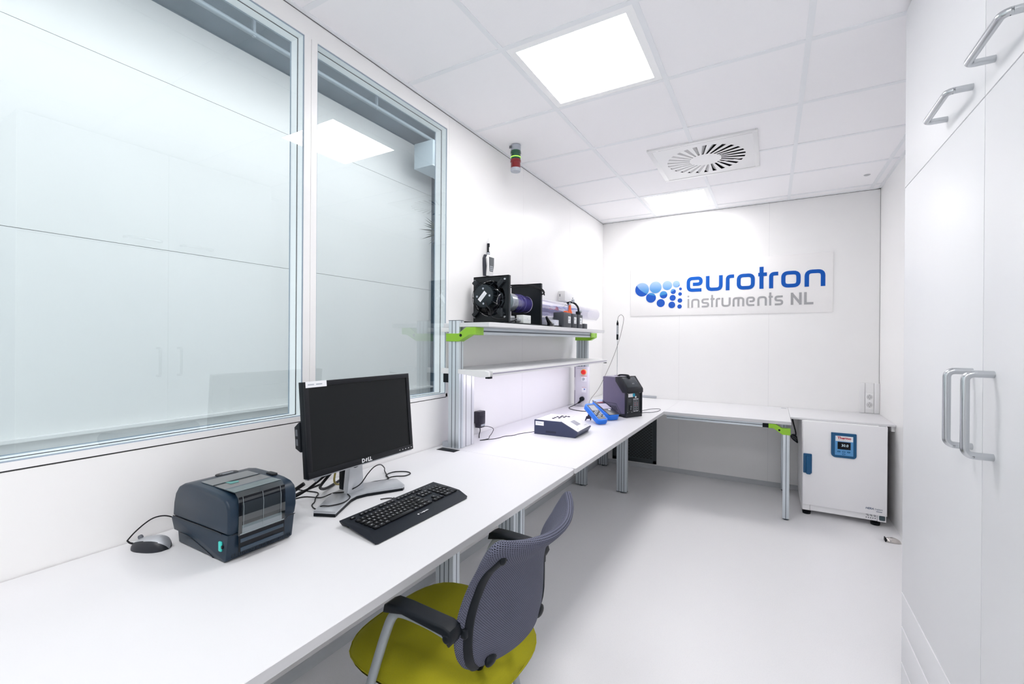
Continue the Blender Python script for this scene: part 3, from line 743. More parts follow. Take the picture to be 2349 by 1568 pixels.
# ------------------------------------------------------------------ fan rig on the upper shelf
ZU = 1.4565
t = thing('fan_test_rig', 'black rig on the top shelf with a large fan between two square plates', 'fan', (.18, 2.6, ZU))
b = B(); b.box(.035, .318, 2.20, 3.02, ZU, ZU + .010, .002); b.box(.035, .042, 2.20, 3.02, ZU + .01, ZU + .016); obj('base_tray', b, M_black, t)
def plate(y0, y1, xa, xb, za, zb, hole, rootobj, nm):
    bb = B(); cx_, cz_, rr = hole; seg = 32; t_ = bmesh.new()
    # square plate with a round hole
    for side, yy in ((0, y0), (1, y1)):
        for k in range(seg):
            a0, a1 = 2 * PI * k / seg, 2 * PI * (k + 1) / seg
            def Sq(a):
                c, s_ = math.cos(a), math.sin(a)
                mx = ((xb - cx_) if c > 0 else (cx_ - xa)) / max(abs(c), 1e-6); mz = ((zb - cz_) if s_ > 0 else (cz_ - za)) / max(abs(s_), 1e-6)
                m = min(mx, mz); return (cx_ + m * c, yy, cz_ + m * s_)
            mids = []
            for ca in (math.atan2(zb - cz_, xb - cx_), math.atan2(zb - cz_, xa - cx_), math.atan2(za - cz_, xa - cx_) % (2 * PI), math.atan2(za - cz_, xb - cx_) % (2 * PI)):
                if a0 < ca < a1: mids.append(Sq(ca))
            pp = [(cx_ + rr * math.cos(a0), yy, cz_ + rr * math.sin(a0)), Sq(a0)] + mids + [Sq(a1), (cx_ + rr * math.cos(a1), yy, cz_ + rr * math.sin(a1))]
            t_.faces.new([t_.verts.new(p) for p in pp])
    for k in range(seg):
        a0, a1 = 2 * PI * k / seg, 2 * PI * (k + 1) / seg
        t_.faces.new([t_.verts.new(p) for p in ((cx_ + rr * math.cos(a0), y0, cz_ + rr * math.sin(a0)), (cx_ + rr * math.cos(a1), y0, cz_ + rr * math.sin(a1)), (cx_ + rr * math.cos(a1), y1, cz_ + rr * math.sin(a1)), (cx_ + rr * math.cos(a0), y1, cz_ + rr * math.sin(a0)))])
    bb.merge(t_)
    fl = .02
    for (a, c, d, e) in ((xa, xb, zb - .008, zb), (xa, xb, za, za + .008), (xa, xa + .006, za, zb), (xb - .006, xb, za, zb)): bb.box(a, c, y0 - fl * 0, y1 + fl, d, e, .002)
    bmesh.ops.remove_doubles(bb.bm, verts=bb.bm.verts, dist=1e-5)
    return obj(nm, bb, mat('rig_plate', (.007, .010, .013), .38, spec=.3), rootobj, smooth=30)
plate(2.28, 2.285, .048, .300, ZU + .01, 1.748, (.168, 1.612, .108), t, 'fan_plate')
plate(2.70, 2.705, .075, .303, ZU + .01, 1.745, (.185, 1.605, .0575), t, 'rear_plate')
fx, fz = .150, 1.624
b = B(); b.cyl((fx, 2.285, fz), (fx, 2.235, fz), .068, seg=40, bev=.004)
for k in range(40):
    a = 2 * PI * k / 40; c, s_ = math.cos(a), math.sin(a)
    b.box(.0665, .0715, 2.24, 2.285, -.0022, .0022, M=Matrix.Translation((fx, 0, fz)) @ Matrix.Rotation(-a, 4, 'Y'))
obj('motor', b, mat('motor_black', (.012, .019, .024), .4, spec=.3), t)
for k in range(4):
    b = B(); a = R(90 * k + 2); b.cyl((fx + .045 * math.cos(a), 2.2355, fz + .045 * math.sin(a)), (fx + .045 * math.cos(a), 2.2335, fz + .045 * math.sin(a)), .0062, seg=12)
    obj('motor_screw', b, M_lgrey, t)
Mx = AX((fx - .006, 2.2345, fz - .002), (math.cos(R(47)), 0, math.sin(R(47))), (-math.sin(R(47)), 0, math.cos(R(47))))
b = B(); b.box(-.034, .034, -.0125, .0125, 0, .0008, M=Mx)
for k, ww in enumerate((.05, .056, .04)): b.box(-.028, -.028 + ww, -.008 + .006 * k, -.0065 + .006 * k, .0008, .0012, M=Mx, mi=1)
obj('rating_label', b, [M_label, M_lgrey], t, smooth=0)
b = B()
for k in range(11):      # swept fan blades round the motor
    a = 2 * PI * k / 11
    Mr = Matrix.Translation((fx + .012, 2.31, fz - .006)) @ Matrix.Rotation(-a, 4, 'Y')
    P = []
    for r_, tw_, sw in ((.06, 32, 0), (.08, 28, .006), (.104, 22, .018)):
        c, s_ = math.cos(R(tw_)), math.sin(R(tw_)); P.append([(r_, -s_ * .022, sw - c * .022), (r_, s_ * .022, sw + c * .022)])
    tt_ = bmesh.new(); vv = [[tt_.verts.new(q) for q in pr_] for pr_ in P]
    for i in range(2): tt_.faces.new([vv[i][0], vv[i][1], vv[i + 1][1], vv[i + 1][0]])
    b.merge(tt_, Mr)
obj('fan_blades', b, M_blackg, t)
b = B()
for k in range(12):      # wire guard: radial spokes and rings
    a = 2 * PI * k / 12; c, s_ = math.cos(a), math.sin(a)
    b.tube([(fx + .066 * c, 2.245, fz + .066 * s_), (fx + .010 + .105 * c, 2.262, fz - .005 + .105 * s_), (fx + .014 + .112 * c, 2.281, fz - .01 + .112 * s_)], .0016, seg=6)
for rr in (.084, .102):
    b.tube([(fx + .008 + rr * math.cos(2 * PI * k / 36), 2.256, fz - .004 + rr * math.sin(2 * PI * k / 36)) for k in range(37)], .0014, seg=6)
obj('wire_guard', b, M_blackg, t)
for sx_, sz_ in ((-1, 1), (1, 1), (-1, -1), (1, -1)):
    b = B(); px_, pz_ = fx + .014 + sx_ * .088, fz - .012 + sz_ * .088
    Mm = Matrix.Translation((px_, 2.27, pz_)) @ Matrix.Rotation(-R(45) * sx_ * sz_, 4, 'Y')
    b.box(-.024, .024, -.014, .012, -.013, .013, .003, M=Mm)
    b.cyl((fx + .018 + sx_ * .108, 2.272, 1.612 + sz_ * .112), (fx + .018 + sx_ * .108, 2.28, 1.612 + sz_ * .112), .0055, mi=1, seg=10)
    obj('mounting_lug', b, [mat('lug_black', (.012, .016, .020), .45, spec=.3), M_silver], t)
b = B(); b.cyl((.262, 2.262, 1.50), (.262, 2.262, 1.55), .011); obj('capacitor', b, MATS['lug_black'], t)
b = B(); b.lathe([(.107, 0), (.100, .022), (.064, .045)], M=Matrix.Translation((.168, 2.286, 1.612)) @ Matrix.Rotation(-PI / 2, 4, 'X'), seg=40); obj('rear_shroud', b, M_black, t)
b = B(); b.tube([(fx + .02, 2.236, fz - .035), (fx + .03, 2.222, fz - .055), (fx + .06, 2.215, fz - .085), (fx + .07, 2.22, fz - .125), (fx + .10, 2.235, fz - .140), (fx + .14, 2.262, fz - .138)], .0038, smooth=6, seg=8); obj('motor_cable', b, M_cord, t)
M_hose = mat('grey_hose', (.14, .18, .20), .55); M_viol = mat('violet_duct', (.06, .05, .20), .18, coat=.6)
b = B()
prof = []
for k in range(26):
    y = .0052 * k; prof.append((.060 + .0022 * (k % 2), y))
b.lathe(prof, M=Matrix.Translation((.185, 2.30, 1.605)) @ Matrix.Rotation(-PI / 2, 4, 'X'), seg=32); obj('bellows', b, M_hose, t)
b = B(); b.lathe([(.058, 0), (.058, .075)], M=Matrix.Translation((.185, 2.43, 1.605)) @ Matrix.Rotation(-PI / 2, 4, 'X'), seg=32); obj('tape_wrap', b, mat('foil_tape', (.34, .37, .42), .28, .5, noise=.4, nscale=40), t)
b = B(); b.lathe([(.055, 0), (.057, .0), (.057, .05), (.060, .052), (.060, .06), (.057, .062), (.057, .10), (.061, .102), (.061, .112), (.056, .114), (.057, .19), (.05, .195)], M=Matrix.Translation((.185, 2.505, 1.605)) @ Matrix.Rotation(-PI / 2, 4, 'X'), seg=32); obj('violet_duct', b, M_viol, t)
b = B(); b.tube([(.12, 2.30, 1.70), (.18, 2.42, 1.705), (.25, 2.58, 1.722), (.30, 2.70, 1.71), (.312, 2.735, 1.685), (.305, 2.715, 1.67)], .0045, smooth=6, seg=8); b.tube([(.14, 2.30, 1.69), (.2, 2.44, 1.695), (.26, 2.58, 1.712), (.305, 2.705, 1.70), (.316, 2.73, 1.665)], .004, smooth=6, seg=8); obj('supply_cable', b, M_cord, t)

t = thing('clear_tube', 'long clear plastic tube lying behind the grey blocks on the top shelf', 'tube', (.165, 3.3, ZU))
b = B(); tt_ = B()
ya, yb2 = 2.73, 4.13
t_ = bmesh.new(); seg = 32
def ringv(y, r): 
    k_ = (y - ya) / (yb2 - ya); c = (.188 - .028 * k_, 1.605 + .006 * k_); return [t_.verts.new((c[0] + r * math.cos(2 * PI * q / seg), y, c[1] + r * math.sin(2 * PI * q / seg))) for q in range(seg)]
RG = [ringv(ya, .064), ringv(yb2 - .01, .064), ringv(yb2, .061), ringv(yb2, .059), ringv(ya, .059)]
for i in range(4):
    for q in range(seg): t_.faces.new([RG[i][q], RG[i][(q + 1) % seg], RG[i + 1][(q + 1) % seg], RG[i + 1][q]])
b.merge(t_); obj('tube_wall', b, M_tube, t)
b = B()
b.box(.12, .235, 3.035, 3.06, ZU, ZU + .078, .002)
obj('tube_cradle', b, mat('tube_clear_foot', (.60, .62, .70), .2), t)

t = thing('adapter_box', 'small white junction box between the two black plates', 'junction box', (.305, 2.5, ZU + .01))
b = B(); b.box(.262, .314, 2.44, 2.54, ZU + .010, ZU + .062, .003); b.box(.3, .3145, 2.442, 2.538, ZU + .03, ZU + .032, mi=1); b.cyl((.314, 2.49, ZU + .04), (.3155, 2.49, ZU + .04), .003, seg=8, mi=1); obj('housing', b, [mat('junction_box', (.62, .65, .64), .45), M_lgrey], t)
b = B(); b.cyl((.283, 2.44, ZU + .032), (.283, 2.415, ZU + .032), .014, seg=18, bev=.003); b.cyl((.283, 2.415, ZU + .032), (.283, 2.404, ZU + .032), .009); obj('cable_gland', b, M_silver, t)
b = B(); b.tube([(.283, 2.404, ZU + .032), (.275, 2.37, ZU + .02), (.25, 2.34, ZU + .014), (.2, 2.32, ZU + .014)], .0035, smooth=5, seg=8); obj('cable', b, M_cord, t)
b = B(); b.box(.215, .26, 2.335, 2.43, ZU + .0101, ZU + .055, .004)
for k in range(4): b.box(.26, .2606, 2.35 + .018 * k, 2.362 + .018 * k, ZU + .022, ZU + .028, mi=1)
for k in range(4): b.box(.26, .2606, 2.35 + .018 * k, 2.362 + .018 * k, ZU + .036, ZU + .042, mi=1)
tag(obj('terminal_block', b, [M_silver, M_grey]), 'silver terminal block with dark slots behind the fan plate', 'terminal block')

# angular black clip and acrylic stand behind the second plate
b = B(); b.tube([(.322, 2.75, ZU + .065), (.326, 2.77, ZU + .04), (.332, 2.80, ZU + .012)], [.008, .018], seg=6); b.box(.320, .345, 2.765, 2.83, ZU + .0, ZU + .022, .003)
tag(obj('plug_adapter', b, M_blackg), 'shiny black plug lying beside the second black plate', 'plug')
b = B(); b.box(.25, .33, 2.86, 2.94, ZU + .0105, ZU + .05, .003); b.cyl((.33, 2.9, ZU + .03), (.3315, 2.9, ZU + .03), .006, mi=1, seg=12)
tag(obj('clear_box', b, [mat('frosted_box', (.62, .63, .72), .2), M_white]), 'small frosted box with a white dot beside the grey blocks', 'box')

# grey sample pots
M_pot = mat('grey_pot', (.05, .056, .068), .5)
lab = ['widest grey calibration block, nearest the fan rig', 'grey block in the middle with an orange bottle behind it', 'grey block with a white label, farthest of the three tall ones']
for k, (y0, y1, x0, x1, ht) in enumerate(((3.02, 3.165, .248, .332, .112), (3.19, 3.28, .26, .332, .110), (3.31, 3.40, .26, .332, .108))):
    t = thing('calibration_block', lab[k], 'block', ((x0 + x1) / 2, (y0 + y1) / 2, ZU), 0, 'grey calibration blocks on the top shelf')
    b = B(); b.box(x0, x1, y0, y1, ZU, ZU + ht, .004); b.box(x0 + .01, x1 - .01, y0 + .01, y1 - .01, ZU + ht - .001, ZU + ht + .002, .001); obj('body', b, M_pot, t)
    b = B(); b.box(x1 - .0002, x1 + .0006, y1 - .060, y1 - .014, ZU + .035, ZU + .085)
    b.box(x1 + .0006, x1 + .0009, y1 - .055, y1 - .035, ZU + .06, ZU + .078, mi=1); b.box(x1 + .0006, x1 + .0009, y1 - .055, y1 - .022, ZU + .045, ZU + .048, mi=1); b.box(x1 + .0006, x1 + .0009, y1 - .05, y1 - .03, ZU + .04, ZU + .042, mi=1)
    obj('paper_label', b, [M_label, M_lgrey], t, smooth=0)
b = B(); b.box(.29, .335, 3.43, 3.50, ZU, ZU + .042, .003); tag(obj('calibration_block', b, M_pot), 'lowest small dark grey block at the far end of the row', 'block', 'grey calibration blocks on the top shelf')
M_or = mat('orange_plastic', (.85, .13, .03), .4)
t = thing('orange_cone', 'small orange cone with a pale tip standing on the middle grey block', 'cone', (.290, 3.235, ZU + .1122))
b = B(); b.lathe([(0, 0), (.019, 0), (.019, .010), (.011, .030), (.009, .062), (.011, .066), (0, .066)], (.290, 3.235, ZU + .1122)); obj('body', b, M_or, t)
b = B(); b.cyl((.290, 3.235, ZU + .178), (.290, 3.235, ZU + .190), .009); b.ball((.290, 3.235, ZU + .193), .008); obj('cap', b, M_lgrey, t)
b = B(); b.lathe([(0, 0), (.020, 0), (.019, .008), (.012, .014), (0, .015)], (.297, 3.138, ZU + .1142)); tag(obj('orange_cap', b, M_or), 'low orange cap lying on top of the widest grey block', 'cap')
t = thing('clamp_stand', 'dark clamp with grey knobs gripping the clear tube', 'clamp', (.20, 3.46, ZU))
b = B(); b.tube([(.20 + .073 * math.cos(R(a)), 3.46, 1.606 + .073 * math.sin(R(a))) for a in range(-50, 151, 20)], .008, seg=8); b.box(.255, .285, 3.44, 3.48, ZU, 1.60, .003); obj('ring', b, M_black, t)
b = B(); b.cyl((.225, 3.46, 1.675), (.222, 3.46, 1.70), .012, seg=12, bev=.003); obj('knob', b, M_lgrey, t)
b = B(); b.cyl((.275, 3.47, 1.60), (.297, 3.47, 1.60), .010, seg=12, bev=.002); obj('knob', b, M_lgrey, t)

# ------------------------------------------------------------------ monitor
mx, my, mz = .308, 1.197, 1.055
t = thing('computer_monitor', 'black flat-screen monitor with silver V-shaped foot on the near workbench', 'monitor', (.25, my, ZD))
tilt = R(-5.4)
RM = Matrix.Translation((mx - .25, 0, mz - ZD)) @ Matrix.Rotation(tilt, 4, 'Y')     # local +X out of the screen, Y width, Z height
MW, MH = .50, .3226
# housing: frame ring in front, tapered back
b = B()
b.prism([(-MW / 2, -MH / 2), (MW / 2, -MH / 2), (MW / 2, MH / 2), (-MW / 2, MH / 2)], 'x', -.030, -.004, M=RM, bev=.003)
b.prism([(-MW / 2 + .06, -MH / 2 + .04), (MW / 2 - .06, -MH / 2 + .04), (MW / 2 - .06, MH / 2 - .05), (-MW / 2 + .06, MH / 2 - .05)], 'x', -.062, -.028, M=RM, bev=.012)
obj('housing', b, M_black, t, rel=False)
b = B(); bz, bzb = .017, .021
for (ya_, yb_, za_, zb_) in ((-MW / 2, MW / 2, MH / 2 - bz, MH / 2), (-MW / 2, MW / 2, -MH / 2, -MH / 2 + bzb), (-MW / 2, -MW / 2 + bz, -MH / 2 + bzb, MH / 2 - bz), (MW / 2 - bz, MW / 2, -MH / 2 + bzb, MH / 2 - bz)):
    b.box(-.005, .0, ya_, yb_, za_, zb_, .0012, M=RM)
obj('bezel', b, mat('bezel_black', (.007, .008, .011), .45, spec=.3), t, rel=False)
b = B(); b.box(-.005, -.0035, -MW / 2 + bz, MW / 2 - bz, -MH / 2 + bzb, MH / 2 - bz, M=RM); obj('screen', b, mat('screen_off', (.008, .0095, .0105), .28, spec=.22), t, rel=False)
b = B(); b.box(-.028, -.006, -MW / 2 + .004, MW / 2 - .004, -MH / 2 - .005, -MH / 2 + .001, .001, M=RM); obj('silver_trim', b, M_silver, t, rel=False)
b = B(); b.text('D', .020, RM @ AX((.0004, -.020, -MH / 2 + .0105), (0, 1, 0), (0, 0, 1)), bold=.0006)
b.text('E', .015, RM @ AX((.0004, -.0055, -MH / 2 + .0105), (0, 1, -.35), (0, .35, 1)), bold=.0006); b.text('LL', .020, RM @ AX((.0004, .0115, -MH / 2 + .0105), (0, 1, 0), (0, 0, 1)), bold=.0006)
obj('brand_lettering', b, M_label, t, rel=False, smooth=0)
b = B()
for k in range(5): b.box(0, .0012, MW / 2 - .082 + .017 * k, MW / 2 - .078 + .017 * k, -MH / 2 + .009, -MH / 2 + .0115, M=RM)
obj('button_marks', b, M_label, t, rel=False, smooth=0)
b = B(); b.box(0, .0006, -MW / 2 + .006, -MW / 2 + .088, MH / 2 - .020, MH / 2 + .001, M=RM); b.box(.0006, .0009, -MW / 2 + .014, -MW / 2 + .038, MH / 2 - .012, MH / 2 - .008, M=RM, mi=1); b.box(.0006, .0009, -MW / 2 + .046, -MW / 2 + .07, MH / 2 - .012, MH / 2 - .008, M=RM, mi=1)
obj('sticker', b, [M_label, M_lgrey], t, rel=False, smooth=0)
b = B(); b.prism([(-.058, -.060), (-.058, .012), (-.034, .028), (-.03, .028), (-.03, -.072), (-.034, -.072)], 'y', -MW / 2 - .004, -MW / 2 + .05, M=RM, bev=.002)
b.box(-.052, -.042, -MW / 2 - .0045, -MW / 2 - .003, -.018, .004, M=RM, mi=1); b.box(-.052, -.042, -MW / 2 - .0045, -MW / 2 - .003, -.05, -.028, M=RM, mi=1); obj('port_block', b, [M_black, M_grey], t, rel=False)
# neck and V foot (room coordinates minus the root)
b = B(); b.prism([(1.155, .775), (1.235, .768), (1.222, .93), (1.172, .93)], 'x', .235, .262, bev=.003); obj('neck', b, mat('silver_neck', (.66, .68, .71), .35, .35), t)
b = B(); b.box(.20, .236, 1.165, 1.228, .78, 1.10, .004); b.cyl((.262, 1.19, .892), (.275, 1.19, .886), .022, seg=20, bev=.003); obj('pivot', b, M_black, t)
b = B()
foot = [(.300, .982), (.306, .990), (.372, 1.018), (.376, 1.012), (.312, 1.158), (.318, 1.19), (.326, 1.22), (.378, 1.335), (.372, 1.345), (.282, 1.395), (.272, 1.39), (.212, 1.25), (.200, 1.20), (.205, 1.15)]
foot = [(.296, .985), (.368, 1.017), (.298, 1.142), (.290, 1.175), (.300, 1.215), (.372, 1.335), (.364, 1.352), (.285, 1.392), (.268, 1.385), (.200, 1.262), (.190, 1.20), (.196, 1.14)]
b.prism(foot, 'z', ZD + .010, ZD + .020, bev=.003); 
b.prism([(x + (.30 - x) * .02, y) for x, y in foot], 'z', ZD + .0005, ZD + .011, mi=1)
obj('foot', b, [M_silver, M_black], t)
b = B(); b.tube([(.255, 1.16, .90), (.22, 1.10, .86), (.16, 1.05, .80), (.10, 1.02, .763), (.05, 1.10, .758), (.03, 1.22, .758)], .0045, smooth=6, seg=8); b.tube([(.24, 1.13, .89), (.20, 1.10, .83), (.15, 1.12, .79), (.11, 1.18, .765), (.05, 1.3, .758)], .0055, smooth=6, seg=8)
b.tube([(.22, 1.14, .88), (.18, 1.16, .81), (.14, 1.22, .775), (.07, 1.34, .758)], .004, smooth=6, seg=8, mi=1)
b.cyl((.18, 1.03, .835), (.14, 1.0, .80), .007, mi=0); b.cyl((.22, 1.07, .865), (.205, 1.055, .845), .009, mi=2)
obj('video_cables', b, [M_cord, mat('yellow_cable', (.45, .36, .08), .5), M_silver], t)

# loose cable in front of the monitor foot
def cable(name, pts, r, label, cat='cable', sm=6, m=None):
    bb = B(); bb.tube(pts, r, smooth=sm, seg=6); return tag(obj(name, bb, m or M_cord), label, cat)

# ------------------------------------------------------------------ keyboard
t = thing('computer_keyboard', 'black full-size keyboard with wide palm rest on the near workbench', 'keyboard', (.54, 1.185, ZD), R(0))
KX0, KX1, KW = -.098, .102, .232          # depth along x (front edge at +x), half width along y
b = B()
out = [(-.098, -.224), (-.085, -.226), (.035, -.216), (.098, -.252), (.104, -.236), (.106, .0), (.104, .216), (.096, .226), (.035, .252), (-.085, .250), (-.100, .250)]
out = [(KX0, -.212), (.02, -.206), (.070, -.228), (.100, -.246), (.105, -.240), (.105, .205), (.096, .222), (.04, .246), (-.01, .252), (KX0, .252)]
# wedge: rear edge raised
t_ = bmesh.new()
def kz(x): return .020 - .012 * (x - KX0) / (KX1 - KX0) if x < .035 else .0135 - .0095 * ((x - .035) / .07)
top = [t_.verts.new((p[0], p[1], kz(p[0]))) for p in out]; bot = [t_.verts.new((p[0] * .96, p[1] * .96, .002)) for p in out]
mid = [t_.verts.new((p[0] * .999, p[1] * .999, max(.003, kz(p[0]) - .004))) for p in out]
n = len(out)
tf = t_.faces.new(top); t_.faces.new(bot[::-1])
for i in range(n):
    j = (i + 1) % n; t_.faces.new([top[i], mid[i], mid[j], top[j]]); t_.faces.new([mid[i], bot[i], bot[j], mid[j]])
bmesh.ops.triangulate(t_, faces=[tf])
b.merge(t_); M_kb = mat('keyboard_body', (.007, .010, .016), .45, spec=.3, bump=.05, nscale=600)
obj('case', b, M_kb, t, rel=False)
M_key = mat('keycap', (.005, .006, .008), .4, spec=.3); M_kl = mat('key_legend', (.75, .76, .80), .5)
rows = [
 # (x, [(width, legend)...], start y)
 (-.078, [(1.05, 'esc')], -.190), (-.078, [(1, 'f1'), (1, 'f2'), (1, 'f3'), (1, 'f4')], -.152), (-.078, [(1, 'f5'), (1, 'f6'), (1, 'f7'), (1, 'f8')], -.066), (-.078, [(1, 'f9'), (1, 'f10'), (1, 'f11'), (1, 'f12')], .020), (-.078, [(1, 'p'), (1, 's'), (1, 'b')], .098),
 (-.050, [(1, c) for c in '`1234567890-='] + [(2, 'bk')], -.190),
 (-.0305, [(1.5, 'tab')] + [(1, c) for c in 'QWERTYUIOP[]'] + [(1.5, '\\')], -.190),
 (-.011, [(1.75, 'caps')] + [(1, c) for c in "ASDFGHJKL;'"] + [(2.25, 'ent')], -.190),
 (.0085, [(1.25, 'sh'), (1, '<')] + [(1, c) for c in 'ZXCVBNM,./'] + [(2.75, 'sh')], -.190),
 (.028, [(1.25, 'ct'), (1.25, 'w'), (1.25, 'alt'), (6.25, ''), (1.25, 'alt'), (1.25, 'w'), (1.25, 'm'), (1.25, 'ct')], -.190),
 (-.050, [(1, 'in'), (1, 'hm'), (1, 'pu')], .098), (-.0305, [(1, 'del'), (1, 'en'), (1, 'pd')], .098), (.0085, [(1, '^')], .1155), (.028, [(1, '<'), (1, 'v'), (1, '>')], .098),
 (-.050, [(1, 'n'), (1, '/'), (1, '*'), (1, '-')], .162), (-.0305, [(1, '7'), (1, '8'), (1, '9')], .162), (-.011, [(1, '4'), (1, '5'), (1, '6')], .162), (.0085, [(1, '1'), (1, '2'), (1, '3')], .162), (.028, [(2, '0'), (1, '.')], .162),
]
U = .0183; KY = .0
nk = 0; kcache = {}
for x, ks, y in rows:
    fn_row = abs(x + .078) < 1e-6
    for wk, lg in ks:
        wpx = wk * (U * (1.0 if not fn_row else 1.0)); hh = .0155 if not fn_row else .011
        keyid = (round(wk, 2), lg, fn_row)
        bb = B(); z0 = kz(x) - .002; 
        bb.box(-hh / 2, hh / 2, -wpx / 2 + .0013, wpx / 2 - .0013, 0, .0055, .0014)
        if lg: bb.text(lg.upper() if len(lg) > 1 else lg, .0075 if len(lg) == 1 else .0048, AX((0, 0, .0057), (0, 1, 0), (-1, 0, 0)), mi=1, ext=.0001)
        k_o = obj('key', bb, [M_key, M_kl], t, rel=False, smooth=40)
        k_o.location = (x, y + wpx / 2 + .004, z0); k_o.rotation_euler = (0, R(3.6), 0)
        y += wpx; nk += 1
b = B(); b.box(-.0505 + .0, -.012, .2175, .2345, 0, .0055, .0014); k_o = obj('key', b, [M_key, M_kl], t, rel=False); k_o.location = (0.001, .003, kz(-.03) - .002)
b = B(); b.box(.001, .0355, .2175, .2345, 0, .0055, .0014); k_o = obj('key', b, [M_key, M_kl], t, rel=False); k_o.location = (0, .003, kz(.02) - .002)
b = B(); b.text('Logitech', .0115, AX((.064, .012, kz(.064) + .0003), (0, 1, 0), (-1, 0, -.14)), ext=.0003, bold=.0002); b.cyl((.064, -.018, kz(.064) - .001), (.064, -.018, kz(.064) + .0006), .0035, seg=12)
obj('brand_lettering', b, M_label, t, rel=False, smooth=0)
b = B()
for k in range(3): b.cyl((-.080, .176 + .016 * k, kz(-.08) - .001), (-.080, .176 + .016 * k, kz(-.08) + .0004), .0013, seg=8)
obj('indicator_lights', b, M_lgrey, t, rel=False)
b = B(); b.tube([(-.098, .03, .014), (-.118, .05, .012), (-.132, .06, .004), (-.150, .055, .003), (-.168, .03, .003)], .0021, smooth=6, seg=6); obj('cord', b, M_cord, t, rel=False)

# ------------------------------------------------------------------ mouse
t = thing('computer_mouse', 'silver and black mouse on the near workbench left of the printer', 'mouse', (.100, .598, ZD), R(205))
def shell(L, Wd, H, z0=0, nu=16, nv=14, cut_=None, scale=1.0):
    bb = B(); t_ = bmesh.new(); G = []
    for i in range(nu + 1):
        u = -1 + 2 * i / nu; row_ = []
        ww = (1 - abs(u) ** 3.0) ** .5 * (1 - .10 * (u + .3) ** 2); hh_ = (1 - abs(u) ** 2.6) ** .5 * (1 - .22 * u)
        for j in range(nv + 1):
            a = PI * j / nv; row_.append(t_.verts.new((u * L / 2 * scale, math.cos(a) * ww * Wd / 2 * scale, z0 + max(0, math.sin(a)) ** .75 * hh_ * H * scale)))
        G.append(row_)
    for i in range(nu):
        for j in range(nv): t_.faces.new([G[i][j], G[i + 1][j], G[i + 1][j + 1], G[i][j + 1]])
    for i in range(nu): 
        try: t_.faces.new([G[i][0], G[i][nv], G[i + 1][nv], G[i + 1][0]])
        except ValueError: pass
    bmesh.ops.remove_doubles(t_, verts=t_.verts, dist=1e-5)
    return bb, t_
bb, t_ = shell(.112, .064, .034); bb.merge(t_); obj('body', bb, mat('mouse_black', (.010, .013, .020), .4), t, rel=False, smooth=60)
bb, t_ = shell(.112, .064, .034, scale=1.018, nv=48, nu=48)
def _keep(f):
    c = f.calc_center_median(); return c.z > .004 and math.degrees(math.atan2(c.z, abs(c.y) + 1e-6)) > 54
bmesh.ops.delete(t_, geom=[f for f in t_.faces if not _keep(f)], context='FACES'); bb.merge(t_); obj('silver_cover', bb, M_silver, t, rel=False, smooth=60)
b = B(); b.cyl((.033, -.003, .030), (.033, .003, .030), .0065, seg=16); obj('scroll_wheel', b, M_grey, t, rel=False)
b = B(); b.text('o', .016, AX((-.03, 0, .0375), (0, -1, 0), (1, 0, .1)), ext=.0002); obj('emblem', b, M_lgrey, t, rel=False)
b = B(); b.tube([(.055, 0, .010), (.066, .001, .012), (.073, .003, .02)], [.003, .002], smooth=3, seg=8)
b.tube([(.072, .003, .019), (.072, -.02, .033), (.068, -.05, .048), (.060, -.075, .056), (.045, -.10, .052), (.03, -.13, .03)], .0019, smooth=6, seg=6); obj('cord', b, M_cord, t, rel=False)

# ------------------------------------------------------------------ label printer
t = thing('label_printer', 'dark blue label printer with clear lid window on the near workbench', 'printer', (.245, .752, ZD))
YP0, YP1 = .654, .852
def pz(l): return l
up_prof = [(.392, .834), (.398, .86), (.398, .900), (.390, .918), (.372, .929), (.34, .935), (.27, .939), (.19, .939), (.155, .934), (.128, .922), (.108, .900), (.098, .87), (.094, .838), (.094, .829)]
b = B(); b.prism(up_prof, 'y', YP0, YP1, bev=.007, seg=3); obj('lid', b, M_navy, t)
lo_prof = [(.392, .8325), (.094, .8275), (.078, .821), (.096, .786), (.120, .786), (.126, .7565), (.372, .7565), (.380, .762)]
b = B(); b.prism(lo_prof, 'y', YP0 + .002, YP1 - .002, bev=.004, seg=2)
for k in range(30): b.box(.3790, .3826, YP0 + .018 + .0058 * k, YP0 + .0198 + .0058 * k, .7655, .776, mi=1)
obj('base', b, [M_navy, mat('printer_rib', (.005, .011, .02), .4)], t)
b = B(); b.box(.3975, .4000, .680, .812, .781, .838, .001); b.box(.3985, .4005, .680, .812, .835, .930, mi=0); obj('front_recess', b, M_navyd, t)
b = B(); b.box(.3995, .4025, .684, .808, .782, .793, .001); b.box(.3995, .402, .684, .808, .806, .816, .001); obj('paper_slot', b, mat('printer_lip', (.03, .05, .075), .35), t)
b = B(); b.prism([(.398, .826), (.4015, .826), (.4045, .905), (.3995, .928), (.382, .9415), (.205, .9415), (.205, .9405), (.38, .9405), (.3975, .927), (.401, .905)], 'y', .678, .812); obj('lid_window', b, M_film, t)
b = B(); b.box(.2055, .382, .679, .811, .9385, .9399); obj('window_tray', b, mat('tray_grey', (.035, .05, .056), .4), t)
b = B(); b.box(.4005, .4012, .688, .802, .862, .912); b.box(.4005, .4022, .688, .802, .829, .852, mi=1); obj('label_roll', b, [mat('roll_dark', (.05, .05, .055), .4), mat('roll_paper', (.22, .25, .27), .5)], t)
b = B(); b.box(.4022, .4034, .682, .808, .8285, .8310, mi=0)
for y in (.690, .745, .797): b.tube([(.4035, y, .83), (.4063, y, .905), (.4010, y, .930)], .0006, seg=6)
b.tube([(.383, .680, .9425), (.383, .810, .9425)], .0008, seg=6)
obj('window_rims', b, mat('rim_highlight', (.26, .30, .32), .2), t)
